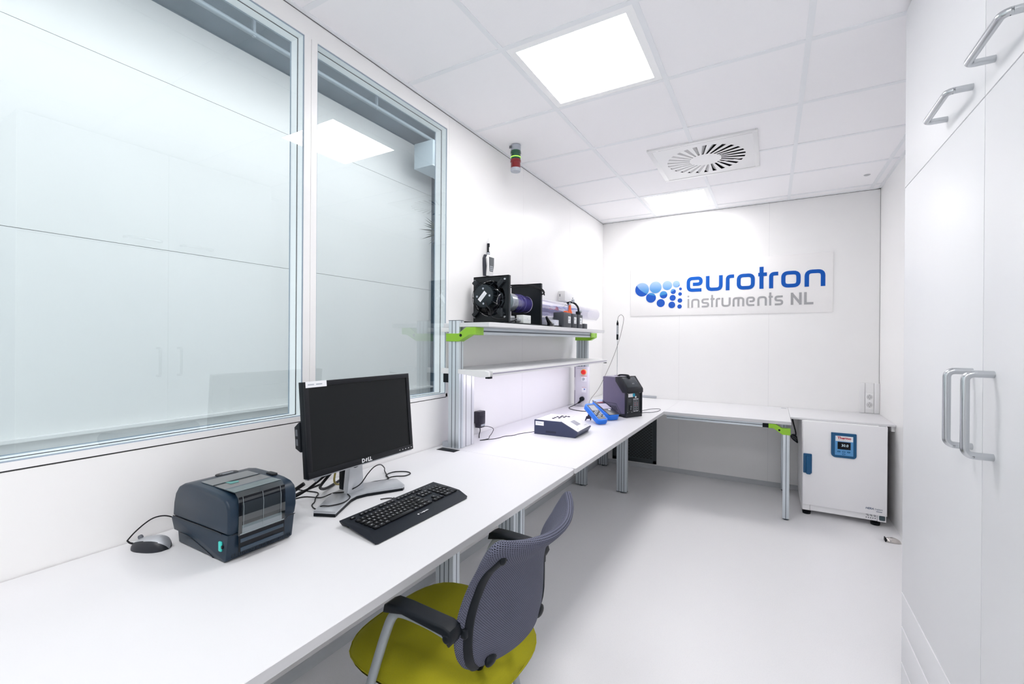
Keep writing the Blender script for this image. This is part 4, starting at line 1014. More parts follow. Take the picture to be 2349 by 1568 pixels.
b = B(); b.prism([(.27, .7115), (.30, .7115), (.30, .735), (.285, .74)], 'z', .9417, .942); obj('teal_mark', b, mat('teal', (.06, .24, .22), .4), t)
b = B(); b.prism(rrect(.155, .190, .735, .800, .016), 'z', .9365, .9398, bev=.001); b.text('A&D', .016, AX((.172, .768, .9402), (0, 1, 0), (-1, 0, 0)), mi=1, ext=.0002) if False else None
b.box(.168, .171, .748, .788, .9398, .9402, mi=1); b.box(.175, .178, .752, .784, .9398, .9402, mi=1); obj('badge', b, [M_navyd, M_lgrey], t)
b = B(); b.prism(rrect(.275, .315, .828, .846, .006), 'z', .933, .943, bev=.003); obj('release_button', b, M_navyd, t)
b = B(); b.box(.352, .366, YP0 - .003, YP0 + .003, .785, .812, .003); b.box(.366, .372, YP0 - .002, YP0 + .002, .795, .802, mi=1); obj('lid_latch', b, [mat('turquoise', (.05, .62, .55), .35), M_navyd], t)
b = B(); b.tube([(.365, YP0 + .0005, .832), (.345, YP0 + .0005, .8335), (.095, YP0 + .0005, .829)], .0012, seg=6)
b.tube([(.135, YP0 + .0018, .787), (.18, YP0 + .0018, .787), (.235, YP0 + .0018, .778), (.29, YP0 + .0018, .766), (.32, YP0 + .0018, .7575)], .001, smooth=4, seg=6)
b.tube([(.399, YP0 + .008, .833), (.399, .672, .8345), (.400, .680, .8285)], .001, seg=6); b.tube([(.4, .812, .826), (.4, .822, .833), (.399, .846, .833)], .001, seg=6)
obj('seam_lines', b, M_navyd, t)

cable('usb_cable', [(.09, .862, .80), (.085, .90, .768), (.09, 1.03, .7575), (.105, 1.085, .7575), (.165, 1.112, .7575), (.205, 1.135, .7745), (.245, 1.16, .780), (.275, 1.20, .800), (.282, 1.235, .835), (.27, 1.28, .850), (.22, 1.36, .832), (.16, 1.44, .79), (.125, 1.475, .764), (.15, 1.46, .7575), (.19, 1.43, .7575), (.216, 1.408, .7575)], .0023, 'thin black cable rising in front of the monitor neck')
cable('power_cable', [(.01, 1.125, .757), (.05, 1.13, .7575), (.109, 1.14, .7575), (.15, 1.10, .7575), (.185, 1.07, .7575), (.205, 1.045, .7575), (.235, 1.030, .7575), (.262, 1.025, .760), (.288, 1.022, .7775), (.312, 1.037, .778), (.325, 1.07, .7775), (.322, 1.10, .7775), (.300, 1.135, .7775), (.268, 1.15, .7780)], .0023, 'black cable curling over the left arm of the monitor foot')
cable('looped_cable', [(.216, 1.240, .7775), (.205, 1.262, .7775), (.185, 1.31, .7585), (.192, 1.355, .7575), (.214, 1.396, .7575), (.205, 1.43, .7575), (.215, 1.455, .7575), (.245, 1.482, .7575), (.240, 1.520, .7575), (.205, 1.530, .7575), (.165, 1.505, .7575), (.158, 1.47, .7575), (.170, 1.44, .7575), (.205, 1.42, .760)], .0023, 'thin black looped cable lying behind the right arm of the monitor foot')

# wall adapter with thin lead
t = thing('plug_in_adapter', 'black plug-in power adapter on the left wall beside the shelf post', 'power adapter', (.02, 2.40, .80))
b = B(); b.box(.002, .048, 2.355, 2.425, .826, .905, .006); b.prism([(.01, .80), (.046, .80), (.05, .83), (.05, .88), (.01, .88)], 'y', 2.36, 2.42, bev=.004); b.box(.048, .0515, 2.37, 2.41, .81, .822, mi=1); obj('housing', b, [mat('adapter_black', (.014, .011, .024), .35), M_lgrey], t)
b = B(); b.tube([(.03, 2.385, .802), (.05, 2.36, .785), (.07, 2.32, .770), (.09, 2.29, .759)], .003, smooth=5, seg=6); obj('plug_lead', b, M_cord, t)
b = B(); b.tube([(.03, 2.40, .802), (.055, 2.44, .80), (.085, 2.46, .785), (.10, 2.42, .765), (.12, 2.36, .758), (.15, 2.30, .757), (.13, 2.24, .757), (.16, 2.28, .757), (.19, 2.34, .757), (.20, 2.42, .757), (.23, 2.46, .757), (.25, 2.52, .760), (.285, 2.56, .764), (.318, 2.60, .768)], .0019, smooth=6, seg=6); obj('supply_lead', b, M_cord, t)

# ------------------------------------------------------------------ dry block (slanted control box)
t = thing('slanted_test_box', 'dark blue box with white slanted control face and grey display', 'instrument', (.46, 2.73, ZD), R(2))
prof = [(-.148, 0), (.130, 0), (.152, .036), (.036, .093), (-.148, .092)]
b = B(); b.prism(prof, 'y', -.135, .125, bev=.0025, seg=2)
for (ya_, yb_) in ((-.1358, -.134),): b.prism([(-.066, .015), (.005, .015), (.005, .029), (-.066, .029)], 'y', ya_, yb_, mi=1)
obj('case', b, [mat('instrument_blue', (.032, .042, .095), .42), mat('instrument_slot', (.015, .02, .05), .5)], t, rel=False)
b = B(); b.box(-.140, .034, -.128, .118, .0925, .0945, .0008)
sl = Vector((.116, 0, -.057)).normalized(); nrm = Vector((-sl.z, 0, sl.x)); o_ = Vector((.036, 0, .0945))
Ms = AX(o_, sl, (0, 1, 0)); b.box(.002, .124, -.128, .118, 0, .0018, .0006, M=Ms); obj('white_panel', b, mat('instrument_white', (.84, .84, .86), .3), t, rel=False)
b = B(); b.box(.030, .082, -.040, .030, .0018, .0026, M=Ms); b.box(.038, .040, -.03, .02, .0026, .003, M=Ms, mi=1); b.box(.05, .052, -.03, .01, .0026, .003, M=Ms, mi=1); obj('display', b, [mat('lcd_grey', (.30, .30, .36), .3), M_lgrey], t, rel=False)
for k, (x, y) in enumerate([(-.048, .02), (-.025, .02), (-.002, .02), (-.048, -.02), (-.02, -.02), (-.048, -.055), (-.004, .06), (.016, .06), (-.03, .06)]):
    b = B(); b.lathe([(0, 0), (.009, 0), (.009, .003), (.006, .005), (0, .005)], (x, y, .0945), seg=14); obj('button', b, mat('button_dark', (.02, .015, .04), .4), t, rel=False)
b = B(); b.box(-.1385, -.080, -.1362, -.1355, .058, .084); b.box(-.130, -.095, -.1366, -.1362, .072, .075, mi=1); obj('sticker', b, [M_label, M_lgrey], t, rel=False, smooth=0)
b = B(); b.box(.104, .108, -.10, -.07, .0018, .0022, M=Ms); b.box(.10, .103, .05, .10, .0018, .0022, M=Ms); obj('printed_text', b, M_lgrey, t, rel=False, smooth=0)

# ------------------------------------------------------------------ handheld calibrators
M_bl = mat('blue_rubber', (.006, .16, .68), .45); M_scr = mat('lcd_screen', (.36, .38, .42), .15); M_face = mat('dark_face', (.010, .012, .030), .35)
def handheld(name, label, loc, rz, pitch, L, Wd, H, kind):
    t = thing(name, label, 'handheld meter', loc, rz)
    # local: x runs from the top (0) down to the foot (L); propped up at the top by the stand
    Mh = Matrix.Translation((L * math.cos(pitch), 0, .001)) @ Matrix.Rotation(pitch, 4, 'Y') @ Matrix.Translation((-L, 0, 0))
    b = B(); b.prism(rrect(0, L, -Wd / 2, Wd / 2, Wd * .28, seg=6), 'z', 0, H, M=Mh, bev=.006, seg=3); obj('rubber_case', b, M_bl, t, rel=False)
    if kind == 0:
        b = B(); b.prism(rrect(.02, L - .018, -Wd * .36, Wd * .36, .006), 'z', H - .002, H + .0012, M=Mh, bev=.0008, seg=1); obj('face', b, M_face, t, rel=False)
        b = B(); b.box(.032, .092, -Wd * .28, Wd * .28, H + .0008, H + .002, M=Mh); obj('display', b, M_scr, t, rel=False)
        for i in range(5):
            for j in range(4):
                b = B(); b.box(-.0045, .0045, -.0062, .0062, 0, .0028, .001); k_ = obj('button', b, M_lgrey if (i + j) % 3 else M_face, t, rel=False)
                k_.matrix_local = Mh @ Matrix.Translation((.108 + .0155 * i, -Wd * .27 + j * Wd * .18, H + .0008))
    else:
        b = B(); b.box(.0, L - .005, -Wd * .44, Wd * .44, H - .001, H + .002, .003, M=Mh); obj('face', b, M_face, t, rel=False)
        b = B(); b.box(.060, .140, -Wd * .33, Wd * .33, H + .0018, H + .003, M=Mh); obj('display', b, mat('lcd_lilac', (.50, .48, .60), .15), t, rel=False)
        b = B(); b.box(.148, .162, -.004, .016, H + .0018, H + .003, M=Mh); b.box(.022, .028, -.03, .03, H + .0018, H + .0028, M=Mh); obj('label_strip', b, M_label, t, rel=False, smooth=0)
        b = B(); b.box(.034, .044, -.025, .03, H + .0018, H + .0028, M=Mh); obj('red_mark', b, mat('dull_red', (.35, .06, .10), .4), t, rel=False, smooth=0)
        b = B(); b.box(-.004, .02, -Wd * .35, Wd * .35, H * .3, H + .006, .003, M=Mh); obj('connector_block', b, mat('pale_blue', (.40, .48, .75), .4), t, rel=False)
    # prop stand
    top = Mh @ Vector((L * .18, 0, 0)); zt = top.z
    sx_ = top.x
    b = B()
    wd_ = Wd * .30
    pts = [(-wd_, 0), (-wd_ * .65, 0), (-wd_ * .55, .012), (wd_ * .55, .012), (wd_ * .65, 0), (wd_, 0), (wd_ * .8, zt * .45), (wd_ * .45, zt * .42), (wd_ * .3, zt), (-wd_ * .3, zt), (-wd_ * .45, zt * .42), (-wd_ * .8, zt * .45)]
    Mst = Matrix.Translation((sx_, 0, 0)) @ Matrix.Shear('XY', 4, (0, 0)); Mst = Matrix.Translation((sx_ - .03, 0, .0005)) @ Matrix(((1, 0, .03 / max(zt, .01), 0), (0, 1, 0, 0), (0, 0, 1, 0), (0, 0, 0, 1)))
    b.prism(pts, 'x', -.002, .002, M=Mst); obj('stand', b, mat('stand_dark', (.05, .045, .08), .45), t, rel=False)
    return t
handheld('blue_handheld_calibrator', 'bright blue handheld calibrator with keypad, propped up nearest the viewer', (.440, 3.24, ZD), R(-36), R(27), .215, .092, .038, 0)
handheld('blue_process_calibrator', 'wider blue calibrator with dark face behind the keypad one', (.43, 3.455, ZD), R(-34), R(21), .235, .118, .047, 1)

# ------------------------------------------------------------------ dry-block calibrator (purple box)
th = R(27)
t = thing('temperature_calibrator', 'tall purple-grey calibrator box with slanted dark screen and handle', 'calibrator', (.654, 3.500, ZD), -th)
# local axes: x along the front normal?  side runs to -x, width runs to +y
LX, WY, HZ = .252, .185, .312
Mc = Matrix.Identity(4)
sideprof = [(-LX, .055), (-LX, HZ - .006), (-LX + .006, HZ), (-.09, HZ), (-.035, HZ - .09), (.0, HZ - .105), (.0, .022), (-.050, .022), (-.105, .085), (-LX, .085)]
M_pur = mat('purple_case', (.115, .10, .165), .35); M_cal = mat('calibrator_dark', (.007, .009, .014), .4, spec=.35)
b = B(); b.prism([(-LX, .10), (-LX, HZ - .006), (-LX + .006, HZ), (-.06, HZ), (-.005, HZ - .11), (-.005, .024), (-.045, .024), (-.10, .10)], 'y', .004, WY - .004, bev=.002, seg=1); obj('body', b, M_pur, t, rel=False)
b = B(); b.prism([(-LX, .022), (-LX, .099), (-.10, .099), (-.046, .024)], 'y', .005, WY - .005)
for k in range(7): b.prism([(-LX + .03 + .018 * k, .08), (-LX + .036 + .018 * k, .08), (-LX + .058 + .018 * k, .045), (-LX + .052 + .018 * k, .045)], 'y', .0035, .006, mi=1)
obj('vent_panel', b, [mat('vent_purple', (.085, .077, .13), .4), M_cal], t, rel=False)
b = B(); b.prism([(-LX, .008), (-LX, .024), (-.05, .024), (-.0, .030), (.01, .030), (.01, .0), (-.02, .0), (-.03, .010)], 'y', .0, WY, bev=.002, seg=1)
b.box(-.008, .012, .0, .014, .02, HZ - .11, .003); b.box(-.008, .012, WY - .014, WY, .02, HZ - .11, .003); obj('base_frame', b, M_cal, t, rel=False)
hood = [(-.125, HZ + .004), (-.105, HZ + .008), (-.060, HZ + .006), (.016, HZ - .085), (.018, HZ - .118), (-.018, HZ - .120), (-.100, HZ - .030), (-.125, HZ - .012)]
hood = [(-.108, HZ - .030), (-.108, HZ + .004), (-.062, HZ + .008), (.014, HZ - .082), (.018, HZ - .090), (.018, HZ - .118), (-.030, HZ - .118)]
b = B(); b.prism(hood, 'y', -.002, WY + .002, bev=.004, seg=2); obj('screen_hood', b, M_cal, t, rel=False)
sv = Vector((.076, 0, -.09)).normalized(); Msn = AX((-.062, 0, HZ + .008), sv, (0, 1, 0))
b = B(); b.box(.010, .108, .020, WY - .020, -.0005, .0012, .0008, M=Msn); obj('screen', b, mat('tablet_screen', (.035, .042, .050), .2), t, rel=False)
b = B(); b.text('RTC', .014, Msn @ AX((.075, .105, .0014), (0, 1, 0), (-1, 0, 0)), ext=.0002); obj('screen_lettering', b, M_lgrey, t, rel=False, smooth=0)
b = B(); b.box(.0, .004, .016, WY - .016, .03, HZ - .122); obj('front_panel', b, mat('front_black', (.012, .016, .02), .35), t, rel=False)
b = B(); b.box(.004, .0048, .030, .082, .160, .188); obj('white_sticker', b, M_label, t, rel=False, smooth=0)
b = B(); b.cyl((.004, .092, .176), (.0052, .092, .176), .014, seg=24); obj('blue_sticker', b, mat('cyan_sticker', (.0, .35, .55), .4), t, rel=False)
b = B(); b.cyl((.004, .114, .158), (.0052, .114, .158), .0085, seg=20)
b.box(.004, .0048, .086, .146, .140, .144); b.box(.004, .0048, .09, .112, .044, .047); b.box(.004, .0048, .118, .145, .044, .047)
for (y, z) in ((.022, .19), (.163, .19), (.022, .04), (.163, .04), (.07, .04)): b.cyl((.004, y, z), (.0055, y, z), .0026, seg=8)
obj('printed_marks', b, M_label, t, rel=False, smooth=0)
M_sockr = mat('socket_red', (.25, .03, .06), .4)
for i in range(2):
    for j in range(5):
        b = B(); b.box(.004, .0065, -.0085, .0085, -.0065, .0065, .001, mi=1); b.cyl((.0065, 0, 0), (.009, 0, 0), .004, seg=10, mi=0)
        o_ = obj('input_socket', b, [M_black if j in (0, 3, 4) else M_sockr, M_grey], t, rel=False); o_.location = (0, .103 + .028 * i, .127 - .0175 * j)
b = B(); b.box(.004, .0046, .086, .148, .048, .137); obj('socket_field', b, M_grey, t, rel=False, smooth=0)
b = B(); b.box(.004, .009, .040, .068, .055, .098, .001); b.box(.009, .013, .045, .063, .078, .092, .001, mi=1); b.box(.009, .0095, .046, .062, .060, .074, mi=1); obj('power_inlet', b, [M_black, M_grey], t, rel=False)
b = B()
for k in range(4): b.box(.004, .0046, .032, .066 - .004 * (k % 2), .142 - .008 * k, .1435 - .008 * k)
obj('small_print', b, M_grey, t, rel=False, smooth=0)
b = B(); b.tube([(-.165, WY / 2, HZ + .001), (-.152, WY / 2, HZ + .010), (-.135, WY / 2, HZ + .014), (-.075, WY / 2, HZ + .016), (-.055, WY / 2, HZ + .012), (-.045, WY / 2, HZ - .01)], .012, smooth=4, seg=10, flat=(1, .6)); obj('carry_handle', b, M_black, t, rel=False)
b = B(); b.cyl((-.20, .10, HZ), (-.20, .10, HZ + .008), .012, seg=16); b.box(-.23, -.12, .03, .15, HZ, HZ + .003, .001); obj('well_collar', b, mat('collar', (.45, .42, .52), .3, .3), t, rel=False)
# probe in the well
Mw = Matrix.Translation(t.location) @ Matrix.Rotation(-th, 4, 'Z')
pw = Mw @ Vector((-.16, .075, HZ))
t2 = thing('temperature_probe', 'thin steel probe with black grip standing in the purple calibrator', 'probe', (pw.x, pw.y, ZD + HZ + .003))
zb_ = ZD + HZ + .003
b = B(); b.cyl((pw.x, pw.y, zb_), (pw.x, pw.y, 1.375), .0022, seg=10); obj('steel_stem', b, M_steel, t2)
b = B(); b.cyl((pw.x, pw.y, 1.37), (pw.x, pw.y, 1.415), .0085, seg=14); b.cyl((pw.x, pw.y, 1.415), (pw.x, pw.y, 1.50), .0080, seg=14, mi=1); b.cyl((pw.x, pw.y, 1.49), (pw.x, pw.y, 1.512), .0085, seg=14); b.cyl((pw.x, pw.y, 1.512), (pw.x, pw.y, 1.53), .006, rb=.003, seg=12)
for k in range(5): b.box(pw.x + .0035, pw.x + .0078, pw.y - .006, pw.y - .002, 1.425 + .014 * k, 1.432 + .014 * k, mi=0)
obj('grip', b, [M_black, M_silver], t2)
b = B(); b.tube([(pw.x, pw.y, 1.525), (pw.x + .004, pw.y + .01, 1.56), (pw.x + .02, pw.y + .035, 1.578), (pw.x + .036, pw.y + .05, 1.555), (pw.x + .034, pw.y + .04, 1.50), (pw.x + .015, pw.y + .01, 1.38), (pw.x - .01, pw.y - .05, 1.25), (pw.x - .05, pw.y - .10, 1.12), (pw.x - .10, pw.y - .16, .98), (pw.x - .145, pw.y - .20, .905), (pw.x - .158, pw.y - .225, .865), (pw.x - .145, pw.y - .24, .840), (pw.x - .11, pw.y - .245, .824), (pw.x - .075, pw.y - .24, .82)], .0017, smooth=8, seg=6); obj('lead', b, mat('probe_lead', (.10, .09, .09), .5), t2)
cable('calibrator_cable', [(.705, 3.80, .7575), (.73, 3.845, .7575), (.761, 3.865, .7575), (.797, 3.93, .7575), (.809, 4.02, .7575), (.80, 4.09, .7575), (.770, 4.115, .7575), (.728, 4.07, .7575), (.695, 3.98, .7575), (.66, 3.86, .7575)], .0022, 'thin grey cable loop lying to the right of the purple calibrator', m=mat('grey_cable', (.09, .09, .10), .5))

# ------------------------------------------------------------------ incubator oven
t = thing('laboratory_oven', 'white laboratory oven with blue handle and display on the floor in the right corner', 'oven', (2.13, 4.5, 0))
OX0, OX1, OY, OZ0, OZ1 = 1.863, 2.389, 4.21, .032, .743
M_ov = mat('oven_enamel', (.90, .895, .91), .35); M_ovb = mat('oven_blue', (.0, .085, .22), .32); M_ovl = mat('oven_lightblue', (.10, .32, .62), .4)
b = B(); b.box(OX0, OX1, OY + .035, 4.80, .040, .734, .003); obj('cabinet', b, M_ov, t)
b = B(); b.prism(rrect(OX0 + .004, OX1, OY, OY + .034, .006), 'z', .087, OZ1, bev=.0025); obj('door', b, M_ov, t)
door = [o for o in t.children if o.name.startswith('door')][0]
b = B(); b.box(OX0 + .006, OX0 + .054, OY + .012, OY + .036, .040, .086, .001); b.box(OX0 + .056, OX1 - .056, OY + .018, OY + .036, .040, .086, .001); b.box(OX1 - .054, OX1 - .004, OY + .012, OY + .036, .040, .086, .001)
b.prism(rrect(OX1 - .045, OX1 - .010, .050, .0855, .008), 'y', OY + .009, OY + .013, mi=1)
obj('plinth', b, [M_ov, mat('oven_teal', (.045, .075, .09), .4)], t)
for x in (OX0 + .035, OX1 - .06):
    for y in (OY + .06, 4.74):
        b = B(); b.cyl((x, y, 0), (x, y, .02), .027, rb=.030, seg=22); b.cyl((x, y, .02), (x, y, .041), .022, seg=18); obj('foot', b, M_black, t)
b = B(); b.prism(rrect(1.883, 1.933, .452, .548 if False else .548, .006), 'y', OY - .004, OY + .001, bev=.001)
b = B(); b.prism(rrect(1.871, 1.9275, .336, .488, .006), 'y', OY - .012, OY + .001, bev=.003, seg=2); b.prism(rrect(1.889, 1.920, .329, .475, .008), 'y', OY - .024, OY - .010, bev=.004, seg=2)
h_ = obj('handle', b, M_ovb, door)
def OP(px, pz): return px, pz
b = B(); b.prism(rrect(2.049, 2.206, 0.484, 0.672, .010, rs=(.022, .006, .003, .028)), 'y', OY - .010, OY + .001, bev=.0025, seg=2); cp = obj('control_panel', b, M_ovb, door)
b = B(); b.box(2.0726, 2.1855, OY - .0112, OY - .0098, 0.5031, 0.6495); obj('keypad', b, M_ovl, cp, smooth=0)
b = B(); b.box(2.0767, 2.1834, OY - .0122, OY - .0110, 0.6101, 0.6495)
b.text('Thermo', .025, AX((2.1301, OY - .0123, 0.6343), (1, 0, 0), (0, 0, 1)), mi=1, bold=.0010, ext=.0003, sx=1.02); b.text('S C I E N T I F I C', .009, AX((2.1301, OY - .0123, 0.6163), (1, 0, 0), (0, 0, 1)), mi=2, ext=.0003, sx=1.15)
obj('brand_plate', b, [M_label, mat('brand_red', (0.4829, .01, .03), .4), M_grey], cp, smooth=0)
b = B(); b.box(2.089, 2.1691, OY - .0124, OY - .0112, 0.5493, 0.6045); b.text('30.0', .026, AX((2.1342, OY - .0126, 0.5786), (1, 0, 0), (0, 0, 1)), mi=1, ext=.0002); obj('display', b, [M_blackg, mat('lcd_digits', (.5, .6, 0.6517), .4, emis=(.6, .8, .9), es=.5)], cp, smooth=0)
for (x, z) in ((2.0972, 0.5313), (2.1578, 0.5313), (2.1275, 0.5313), (2.1275, 0.5133)):
    b = B(); b.prism(rrect(x - .0095, x + .0095, z - .0055, z + .0055, .004), 'y', OY - .0124, OY - .0112); 
    if z > 0.5166 and x != 2.1275: b.prism([(x - .003, z - .003), (x + .003, z - .003), (x, z + .003)] if x < 2.1054 else [(x - .003, z + .003), (x + .003, z + .003), (x, z - .003)], 'y', OY - .0128, OY - .0124, mi=1)
    else: b.prism(rrect(x - .006, x + .006, z - .0025, z + .0025, .002), 'y', OY - .0128, OY - .0124, mi=1)
    obj('push_button', b, [M_ovb, M_ovl], cp, smooth=0)
b = B(); b.text('HERA', .0195, AX((2.286, OY - .0005, .131), (1, 0, 0), (0, 0, 1)), shear=.25, bold=.0006, ext=.0002); b.text('THERM', .0160, AX((2.337, OY - .0005, .1285), (1, 0, 0), (0, 0, 1)), shear=.25, ext=.0002, sx=.92)
b.box(2.325, 2.360, OY - .0006, OY, .112, .116); obj('model_lettering', b, mat('oven_print', (.10, .14, .22), .4), door, smooth=0)
b = B()
for k in range(3): b.box(2.268 + .022 * k, 2.283 + .022 * k, OY + .0175, OY + .0182, .077, .081); b.box(2.274 + .02 * k, 2.287 + .02 * k, OY + .0175, OY + .0182, .069, .073)
for k in range(5): b.cyl((2.270 + .013 * k, OY + .0175, .057), (2.270 + .013 * k, OY + .0182, .057), .004, seg=10)
obj('rating_marks', b, M_grey, t, smooth=0)
b = B(); b.box(OX1 - .05, OX1 - .008, OY + .006, OY + .03, OZ1, OZ1 + .001, .0004); obj('hinge_cover', b, M_steel, t)
b = B(); b.box(OX0 - .0005, OX0 + .0005, OY + .034, OY + .0352, .04, .734); obj('door_seal', b, M_grey, t)
t = thing('hanging_power_plug', 'black plug hanging on its cable between the back bench and the oven', 'plug', (1.825, 4.45, .56))
b = B(); b.tube([(1.80, 4.45, .738), (1.812, 4.44, .68), (1.828, 4.43, .61), (1.828, 4.42, .58)], .005, smooth=6, seg=8); obj('cable', b, M_cord, t)
b = B(); b.prism([(1.790, .575), (1.800, .590), (1.820, .592), (1.838, .575), (1.845, .53), (1.840, .520), (1.810, .543), (1.795, .560)], 'y', 4.40, 4.44, bev=.006, seg=2)
b.tube([(1.80, 4.398, .582), (1.82, 4.396, .575), (1.835, 4.398, .558)], .0025, mi=1, seg=6); b.tube([(1.80, 4.398, .570), (1.815, 4.396, .562), (1.832, 4.398, .545)], .0025, mi=1, seg=6); obj('plug_body', b, [M_black, M_grey], t)

# door stop
t = thing('door_stop', 'domed metal door stop on the floor in front of the right wall', 'door stop', (2.37, 3.955, 0))
b = B(); t_ = bmesh.new(); bmesh.ops.create_uvsphere(t_, u_segments=28, v_segments=14, radius=1)
bmesh.ops.delete(t_, geom=[v for v in t_.verts if v.co.z < -.01], context='VERTS')
for v in t_.verts: 
    x = max(-.62, v.co.x); v.co = Vector((2.368 + x * .050, 3.952 + v.co.y * .026, v.co.z * .028 + .002))
b.merge(t_); obj('dome', b, mat('door_stop_metal', (.62, .58, .56), .22, .9), t, smooth=50)
b = B(); b.box(2.329, 2.336, 3.930, 3.974, .0, .024, .002); obj('rubber_pad', b, M_black, t)

# ------------------------------------------------------------------ tall cabinet on the right
XC = 2.100
t = thing('tall_cabinet', 'tall white gloss cabinet with steel bow handles at the right', 'cabinet', (2.27, 1.55, 0))
b = B(); b.box(XC + .021, XW - .001, .80, 2.312, 0, ZC - .002); obj('carcass', b, M_cabgap, t)
b = B(); b.box(XC + .001, XC + .021, .80, 2.311, .0, .098); b.box(XC + .0, XC + .002, .80, 2.311, .096, .0985, mi=1); b.box(XC, XC + .021, 2.3105, 2.3125, 0, ZC - .002); obj('plinth', b, [M_cab, M_white], t)
def door_(nm, y0, y1, z0, z1, parent=t):
    bb = B(); bb.box(XC, XC + .020, y0, y1, z0, z1, .0012); return obj(nm, bb, M_cab, parent)
G = .0016
dA = door_('door', 1.548 + G, 2.311, .376, 1.974 - G); dB = door_('door', .80, 1.548 - G, .10, 1.974 - G)
dC = door_('upper_door', 1.548 + G, 2.311, 1.974 + G, ZC - .006); dD = door_('upper_door', .80, 1.548 - G, 1.974 + G, ZC - .006)
dr1 = door_('drawer_front', 1.548 + G, 2.311, .242, .374); dr2 = door_('drawer_front', 1.548 + G, 2.311, .101, .240)
for o_, z in ((dr1, .3745), (dr2, .2405)):
    bb = B(); bb.box(XC - .0012, XC + .001, 1.548 + G, 2.311, z - .0016, z); obj('edge_strip', bb, mat('bright_edge', (.95, .95, .96), .3), o_)
b = B(); b.box(XC - .0012, XC + .001, 1.55, 2.311, .0972, .0988); obj('edge_strip', b, MATS['bright_edge'], t)
def bow(parent, p0, p1, out, r=.0085):
    p0, p1 = Vector(p0), Vector(p1); o = Vector((-out, 0, 0)); d = (p1 - p0).normalized(); k = .016
    pts = [p0, p0 + o * .55, p0 + o * .8 + d * .001]
    for q in range(0, 7):
        a = PI / 2 * q / 6; pts.append(p0 + o * (1 - k / out) + o.normalized() * k * math.sin(a) + d * k * (1 - math.cos(a)))
    for q in range(0, 7):
        a = PI / 2 * q / 6; pts.append(p1 - d * k + o.normalized() * (out - k) + o.normalized() * k * math.cos(a) + d * k * math.sin(a))
    pts += [p1 + o * .5, p1]
    bb = B(); bb.tube([tuple(q) for q in pts], r, seg=14); return obj('handle', bb, M_steel, parent)
bow(dA, (XC, 1.612, 1.092), (XC, 1.612, 1.288), .050)
bow(dB, (XC, 1.482, 1.092), (XC, 1.482, 1.288), .050)
bow(dC, (XC, 1.625, 2.036), (XC, 1.823, 2.036), .050)
bow(dD, (XC, 1.292, 2.036), (XC, 1.490, 2.036), .050)

# ------------------------------------------------------------------ chair
t = thing('visitor_chair', 'armchair with olive seat and grey mesh back pulled up to the near workbench', 'chair', (.80, 1.085, 0))
CY = 1.085
# seat cushion
M_seat = mat('olive_fabric', (.34, .315, .012), .9, noise=.15, nscale=900, bump=.5, spec=.2)
t_ = bmesh.new(); b = B(); nu, nv = 24, 24
def sup(u, v, n=3.6): return (abs(u) ** n + abs(v) ** n) ** (1 / n)
ST = []
SX0, SX1, SWY = .500, 1.040, .243
CS = 1.112
def seatpt(i, j, side):
    # polar grid, superellipse outline
    r_ = j / nv; a = 2 * PI * i / 48; c, s_ = math.cos(a), math.sin(a)
    k = 1 / ((abs(c) ** 2.9 + abs(s_) ** 2.9) ** (1 / 2.9)); u, v = c * k * r_, s_ * k * r_
    wid = SWY * (1.0 - .10 * max(0, u)) ; x = (SX0 + SX1) / 2 + u * (SX1 - SX0) / 2; y = CS + v * wid
    prof = 1 - max(0, (r_ - .80) / .20) ** 2
    crown = .008 * (1 - r_ * r_) - .012 * (v * v) * 0 + .010 * v * v * (r_ < 1.01) - .022 * max(0, -u - .55) ** 1.5 / .3
    if side > 0: return Vector((x, y, .430 + .036 * max(0, prof) ** .5 + crown))
    return Vector((x, y, .430 - .016 * max(0, prof) ** .5))
for side in (1, -1):
    G_ = [[t_.verts.new(seatpt(i, j, side)) for i in range(48)] for j in range(nv + 1)]
    for j in range(nv):
        for i in range(48): t_.faces.new([G_[j][i], G_[j][(i + 1) % 48], G_[j + 1][(i + 1) % 48], G_[j + 1][i]])
bmesh.ops.remove_doubles(t_, verts=t_.verts, dist=1e-5); b.merge(t_); obj('seat', b, M_seat, t, smooth=70)
b = B(); b.tube([seatpt(i, nv, 1) * 1 + Vector((0, 0, -.001)) for i in list(range(48)) + [0]], .0028, seg=6); obj('seat_piping', b, M_seat, t, smooth=70)
b = B(); b.prism(rrect(SX0 + .05, SX1 - .05, CS - SWY + .045, CS + SWY - .045, .07), 'z', .405, .416, bev=.003); obj('seat_shell', b, M_black, t)

# mesh backrest: u across (-1..1), v up (0..1)
Z0, Z1 = .545, .905
CB = 1.070
def lerp(tab, v):
    n = len(tab)
    if v <= tab[0][0]: return tab[0][1]
    if v >= tab[-1][0]: return tab[-1][1]
    for i in range(n - 1):
        if v <= tab[i + 1][0]:
            (x0, y0), (x1, y1) = tab[i], tab[i + 1]; h = x1 - x0; t = (v - x0) / h
            m0 = (y1 - tab[i - 1][1]) / (x1 - tab[i - 1][0]) if i else (y1 - y0) / h
            m1 = (tab[i + 2][1] - y0) / (tab[i + 2][0] - x0) if i + 2 < n else (y1 - y0) / h
            return (2 * t ** 3 - 3 * t * t + 1) * y0 + (t ** 3 - 2 * t * t + t) * h * m0 + (-2 * t ** 3 + 3 * t * t) * y1 + (t ** 3 - t * t) * h * m1
XCt = [(0, 1.062), (.3, 1.075), (.55, 1.086), (.78, 1.118), (1.0, 1.176)]     # centre line
CVt = [(0, .050), (.3, .073), (.6, .068), (.8, .060), (1.0, .066)]             # how far the edges come forward
WYt = [(0, .158), (.07, .190), (.16, .208), (.3, .214), (.55, .199), (.70, .196), (.85, .212), (.94, .217), (.98, .208), (1.0, .196)]
